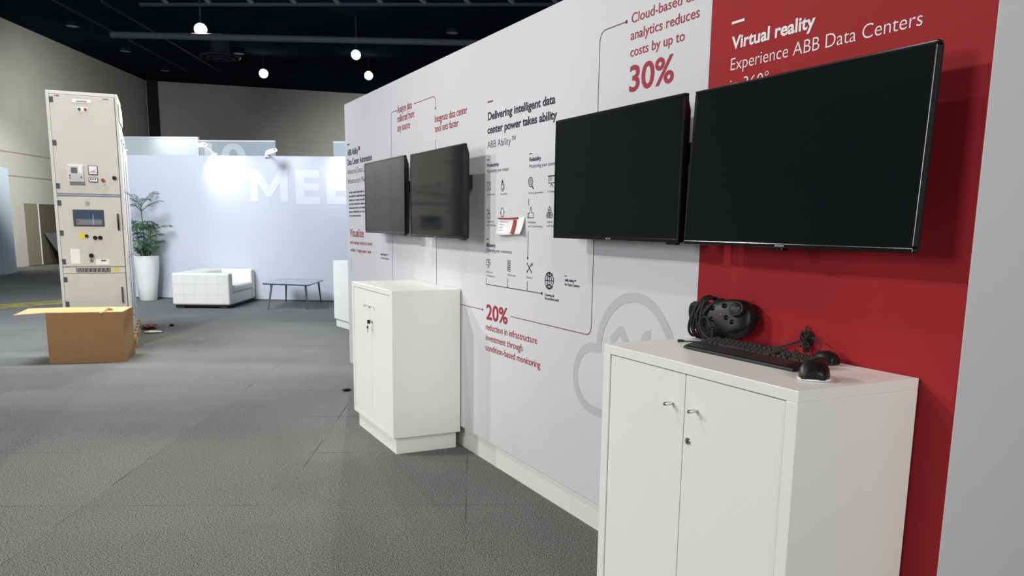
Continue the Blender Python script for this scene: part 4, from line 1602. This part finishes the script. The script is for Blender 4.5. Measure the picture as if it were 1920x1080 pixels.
mb.tube(bezier([(0.53, 0.02, BH + 0.004), (0.55, -0.006, BH - 0.006), (0.575, 0.06, BH + 0.012), (0.59, 0.12, BH + 0.03), (0.62, 0.2, BH + 0.012), (0.575, 0.17, BH + 0.02)], 6), 0.011, 8)
mb.build('torn_tape', M['card_pale'], bx)

# ------------------------------------------------------------------ litter on the carpet


def scrap(name, label, cat, loc, size, m_, seed, group=None):
    rnd = random.Random(seed)
    bm = bmesh.new()
    bmesh.ops.create_icosphere(bm, subdivisions=3, radius=1)
    for v in bm.verts:
        k = 1 + rnd.uniform(-0.28, 0.28)
        v.co = Vector((v.co.x * size[0] * k, v.co.y * size[1] * k, max(0, (v.co.z * 0.5 + 0.5)) * size[2] * 2 * k))
    me = bpy.data.meshes.new(name)
    bm.to_mesh(me)
    bm.free()
    me.materials.append(m_)
    o = bpy.data.objects.new(name, me)
    COL.objects.link(o)
    o.location = loc
    return tag(o, label, cat, group)


scrap('crumpled_wrapper', 'reddish crumpled wrapper on the carpet right of the pallet', 'litter', (0.50, 12.72, 0.0), (0.10, 0.14, 0.035), M['wrap_red'], 1)
scrap('paper_scrap', 'white paper scrap on the carpet beside the pallet', 'litter', (0.52, 12.22, 0.0), (0.10, 0.07, 0.014), M['paper'], 2)
scrap('black_scrap', 'black scrap on open carpet between the pallet and the sofa', 'litter', (0.816, 12.95, 0.0), (0.03, 0.08, 0.016), M['black_soft'], 3)
scrap('black_scrap', 'black scrap on the carpet left of the far white cabinet', 'litter', (1.94, 7.284, 0.0), (0.04, 0.03, 0.010), M['black_soft'], 4)
tp = MB()
tp.add([(-4.2, 14.5, 0.001), (-0.75, 17.15, 0.001), (-0.75, 18.0, 0.001), (-4.2, 15.7, 0.001), (-4.2, 14.5, 0.003), (-0.75, 17.15, 0.003), (-0.75, 18.0, 0.003), (-4.2, 15.7, 0.003)],
       [(0, 3, 2, 1), (4, 5, 6, 7), (0, 1, 5, 4), (1, 2, 6, 5), (2, 3, 7, 6), (3, 0, 4, 7)], False)
tag(tp.build('floor_tape', M['tape']), 'faded yellow tape stripe across the carpet left of the switchgear', 'tape')

# ------------------------------------------------------------------ left background: partition panels and a leaning board
bpn = thing('booth_partition', 'pale blue booth partition at the left edge of the hall', 'partition', (-2.35, 27.62, 0))
d_ = Vector((-0.20, -0.74, 0)).normalized()
for k, (s0, s1) in enumerate(((0.0, 0.745), (0.77, 2.6))):
    mb = MB()
    a_, b_ = d_ * s0, d_ * s1
    nn_ = Vector((-d_.y, d_.x, 0)) * -0.08
    q = [a_, b_, b_ + nn_, a_ + nn_]
    mb.add([(p.x, p.y, 0) for p in q] + [(p.x, p.y, 2.98) for p in q], [(0, 3, 2, 1), (4, 5, 6, 7), (0, 1, 5, 4), (1, 2, 6, 5), (2, 3, 7, 6), (3, 0, 4, 7)], False)
    mb.build('panel', M['blue_panel'], bpn)
mb = MB()
q = [lw(9.35, 0.5), lw(7.7, 0.5), lw(7.7, 0.06), lw(9.35, 0.06)]
mb.add([(lw(9.25, 0.5).x, lw(9.25, 0.5).y, 0), (lw(7.7, 0.5).x, lw(7.7, 0.5).y, 0), (lw(7.7, 0.08).x, lw(7.7, 0.08).y, 1.08), (lw(9.75, 0.08).x, lw(9.75, 0.08).y, 1.08),
        (lw(9.25, 0.46).x, lw(9.25, 0.46).y, 0), (lw(7.7, 0.46).x, lw(7.7, 0.46).y, 0), (lw(7.7, 0.055).x, lw(7.7, 0.055).y, 1.08), (lw(9.75, 0.055).x, lw(9.75, 0.055).y, 1.08)],
       [(0, 1, 2, 3), (7, 6, 5, 4), (0, 4, 5, 1), (1, 5, 6, 2), (2, 6, 7, 3), (3, 7, 4, 0)], False)
tag(mb.build('leaning_board', M['grey_board']), 'grey board leaning on the tan door left of the switchgear', 'board')

# ------------------------------------------------------------------ ceiling gear
tr = thing('ceiling_truss', 'dark steel lattice truss across the black ceiling at the top', 'truss', (5.6, 19.3, 6.55))
A_, B_ = Vector((-4.5, 2.55, 0)), Vector((7.0, -3.95, 0))
for dz in (0.0, 0.42):
    mb = MB()
    mb.tube([A_ + Vector((0, 0, dz)), B_ + Vector((0, 0, dz))], 0.045, 8)
    mb.build('chord', M['steel_dark'], tr)
for k in range(13):
    t = (k + 0.3) / 13
    p = A_.lerp(B_, t)
    p2 = A_.lerp(B_, t + 0.028)
    mb = MB()
    mb.tube([p + Vector((0, 0, 0.42)), p2], 0.06, 6)
    mb.build('web_member', M['pipe'], tr)
du = MB()
du.tube([(1.70 - 1.2, 24.1 + 0.55, 6.35), (9.62, 20.55, 6.35), (12.5, 19.25, 6.35)], 0.085, 12)
tag(du.build('air_duct', M['pipe']), 'long thin grey pipe running across the black ceiling', 'pipe')
for off in (0.0, 1.15):
    mb = MB()
    p0 = Vector((-0.804, 25.787, 7.3)) + Vector((off, -off * 0.45, 0))
    p1 = Vector((3.3, 34.9, 7.3)) + Vector((off, -off * 0.45, 0))
    mb.tube([p0, p1], 0.035, 8)
    tag(mb.build('ceiling_rail', M['steel_dark']), 'thin ceiling rail running above the left wall, ' + ('left one of the pair' if off == 0 else 'right one of the pair'), 'rail', 'ceiling rails')
df = thing('ceiling_diffuser', 'round grey air diffuser on the black ceiling', 'vent', (3.9, 30.0, 7.05))
for k, rr_ in enumerate((0.62, 0.42, 0.22)):
    mb = MB()
    mb.tube([(rr_ * math.cos(2 * PI * i / 32), rr_ * math.sin(2 * PI * i / 32), -0.04 * k) for i in range(33)], 0.045, 8, caps=False)
    mb.build('ring', M['steel_dark'], df)
mb = MB()
mb.tube([(0, 0, 0), (0, 0, 0.7)], 0.3, 20)
mb.build('neck', M['steel_dark'], df)
for i, (x, y, where) in enumerate(((-0.48, 30.4, 'nearest the left edge'), (1.12, 33.8, 'in the middle of the left row'), (2.66, 37.2, 'nearest the far corner'), (4.83, 32.1, 'beside the round diffuser'), (10.4, 25.2, 'above the display wall'))):
    dl = thing('downlight', 'small unlit downlight in the black ceiling, ' + where, 'downlight', (x, y, 7.66), 0, 'unlit ceiling downlights')
    mb = MB()
    mb.lathe([(0.19, -0.06), (0.22, -0.06), (0.22, 0.09), (0.19, 0.09)], 24)
    mb.build('housing', M['ceil'], dl)
    mb = MB()
    mb.lathe([(0.0, -0.04), (0.19, -0.055)], 24)
    mb.build('lens', M['lamp_off'], dl)


def hall_light(label, loc, aim, power, m_, rr_=0.19, hang=None):
    hang = 7.75 - loc[2]
    t = thing('spotlight', label, 'spotlight', loc, 0, 'lit spotlights under the ceiling')
    a_ = (Vector(aim) - Vector(loc)).normalized()
    mb = MB()
    mb.tube([-a_ * 0.30, -a_ * 0.22, -a_ * 0.02, Vector((0, 0, 0))], [rr_ * 0.6, rr_ * 0.9, rr_ * 1.1, rr_ * 1.15], 20)
    mb.build('can', M['steel_dark'], t)
    mb = MB()
    mb.tube([a_ * 0.003, a_ * 0.02], rr_, 20)
    mb.build('lens', m_, t)
    mb = MB()
    mb.tube([-a_ * 0.15 + Vector((0, 0, 0)), Vector((-a_.x * 0.15, -a_.y * 0.15, hang))], 0.025, 8)
    mb.build('yoke', M['steel_dark'], t)
    spot('spotlight_beam', Vector(loc) + a_ * 0.06, aim, power, 46, 0.8, rr_ * 0.6)
    return t


hall_light('brightest ceiling spotlight, leftmost above the grey pipe', (2.68, 24.2, 6.64), (1.0, 11.5, 0), 4500, M['lamp_on'], 0.155, None)
hall_light('lit ceiling spotlight low over the back wall, left of the other two', (5.8, 32.75, 7.1), (2.0, 12.0, 0), 6000, M['lamp_on'], 0.155, None)
hall_light('warm lit ceiling spotlight, upper one of the right pair', (7.2, 25.1, 6.6), (0.8, 10.5, 0), 6000, M['lamp_warm'], 0.135, None)
hall_light('warm lit ceiling spotlight, lower one of the right pair over the back wall', (9.4, 31.1, 7.1), (1.5, 11.5, 0), 6500, M['lamp_warm'], 0.15, None)

# lights grazing the hall's walls
spot('left_wall_wash', (0.2, 22.5, 6.0), (-2.9, 29.0, 2.6), 3500, 40, 1.0, 0.2, (1, 0.98, 0.93))
spot('left_wall_glow', (2.0, 28.0, 6.0), (-1.5, 33.0, 2.5), 1000, 120, 1.0, 0.2, (1, 0.97, 0.9))
spot('back_wall_wash', (12.0, 31.0, 6.5), (13.0, 39.5, 1.5), 2300, 95, 1.0, 0.2, (1, 0.98, 0.94))
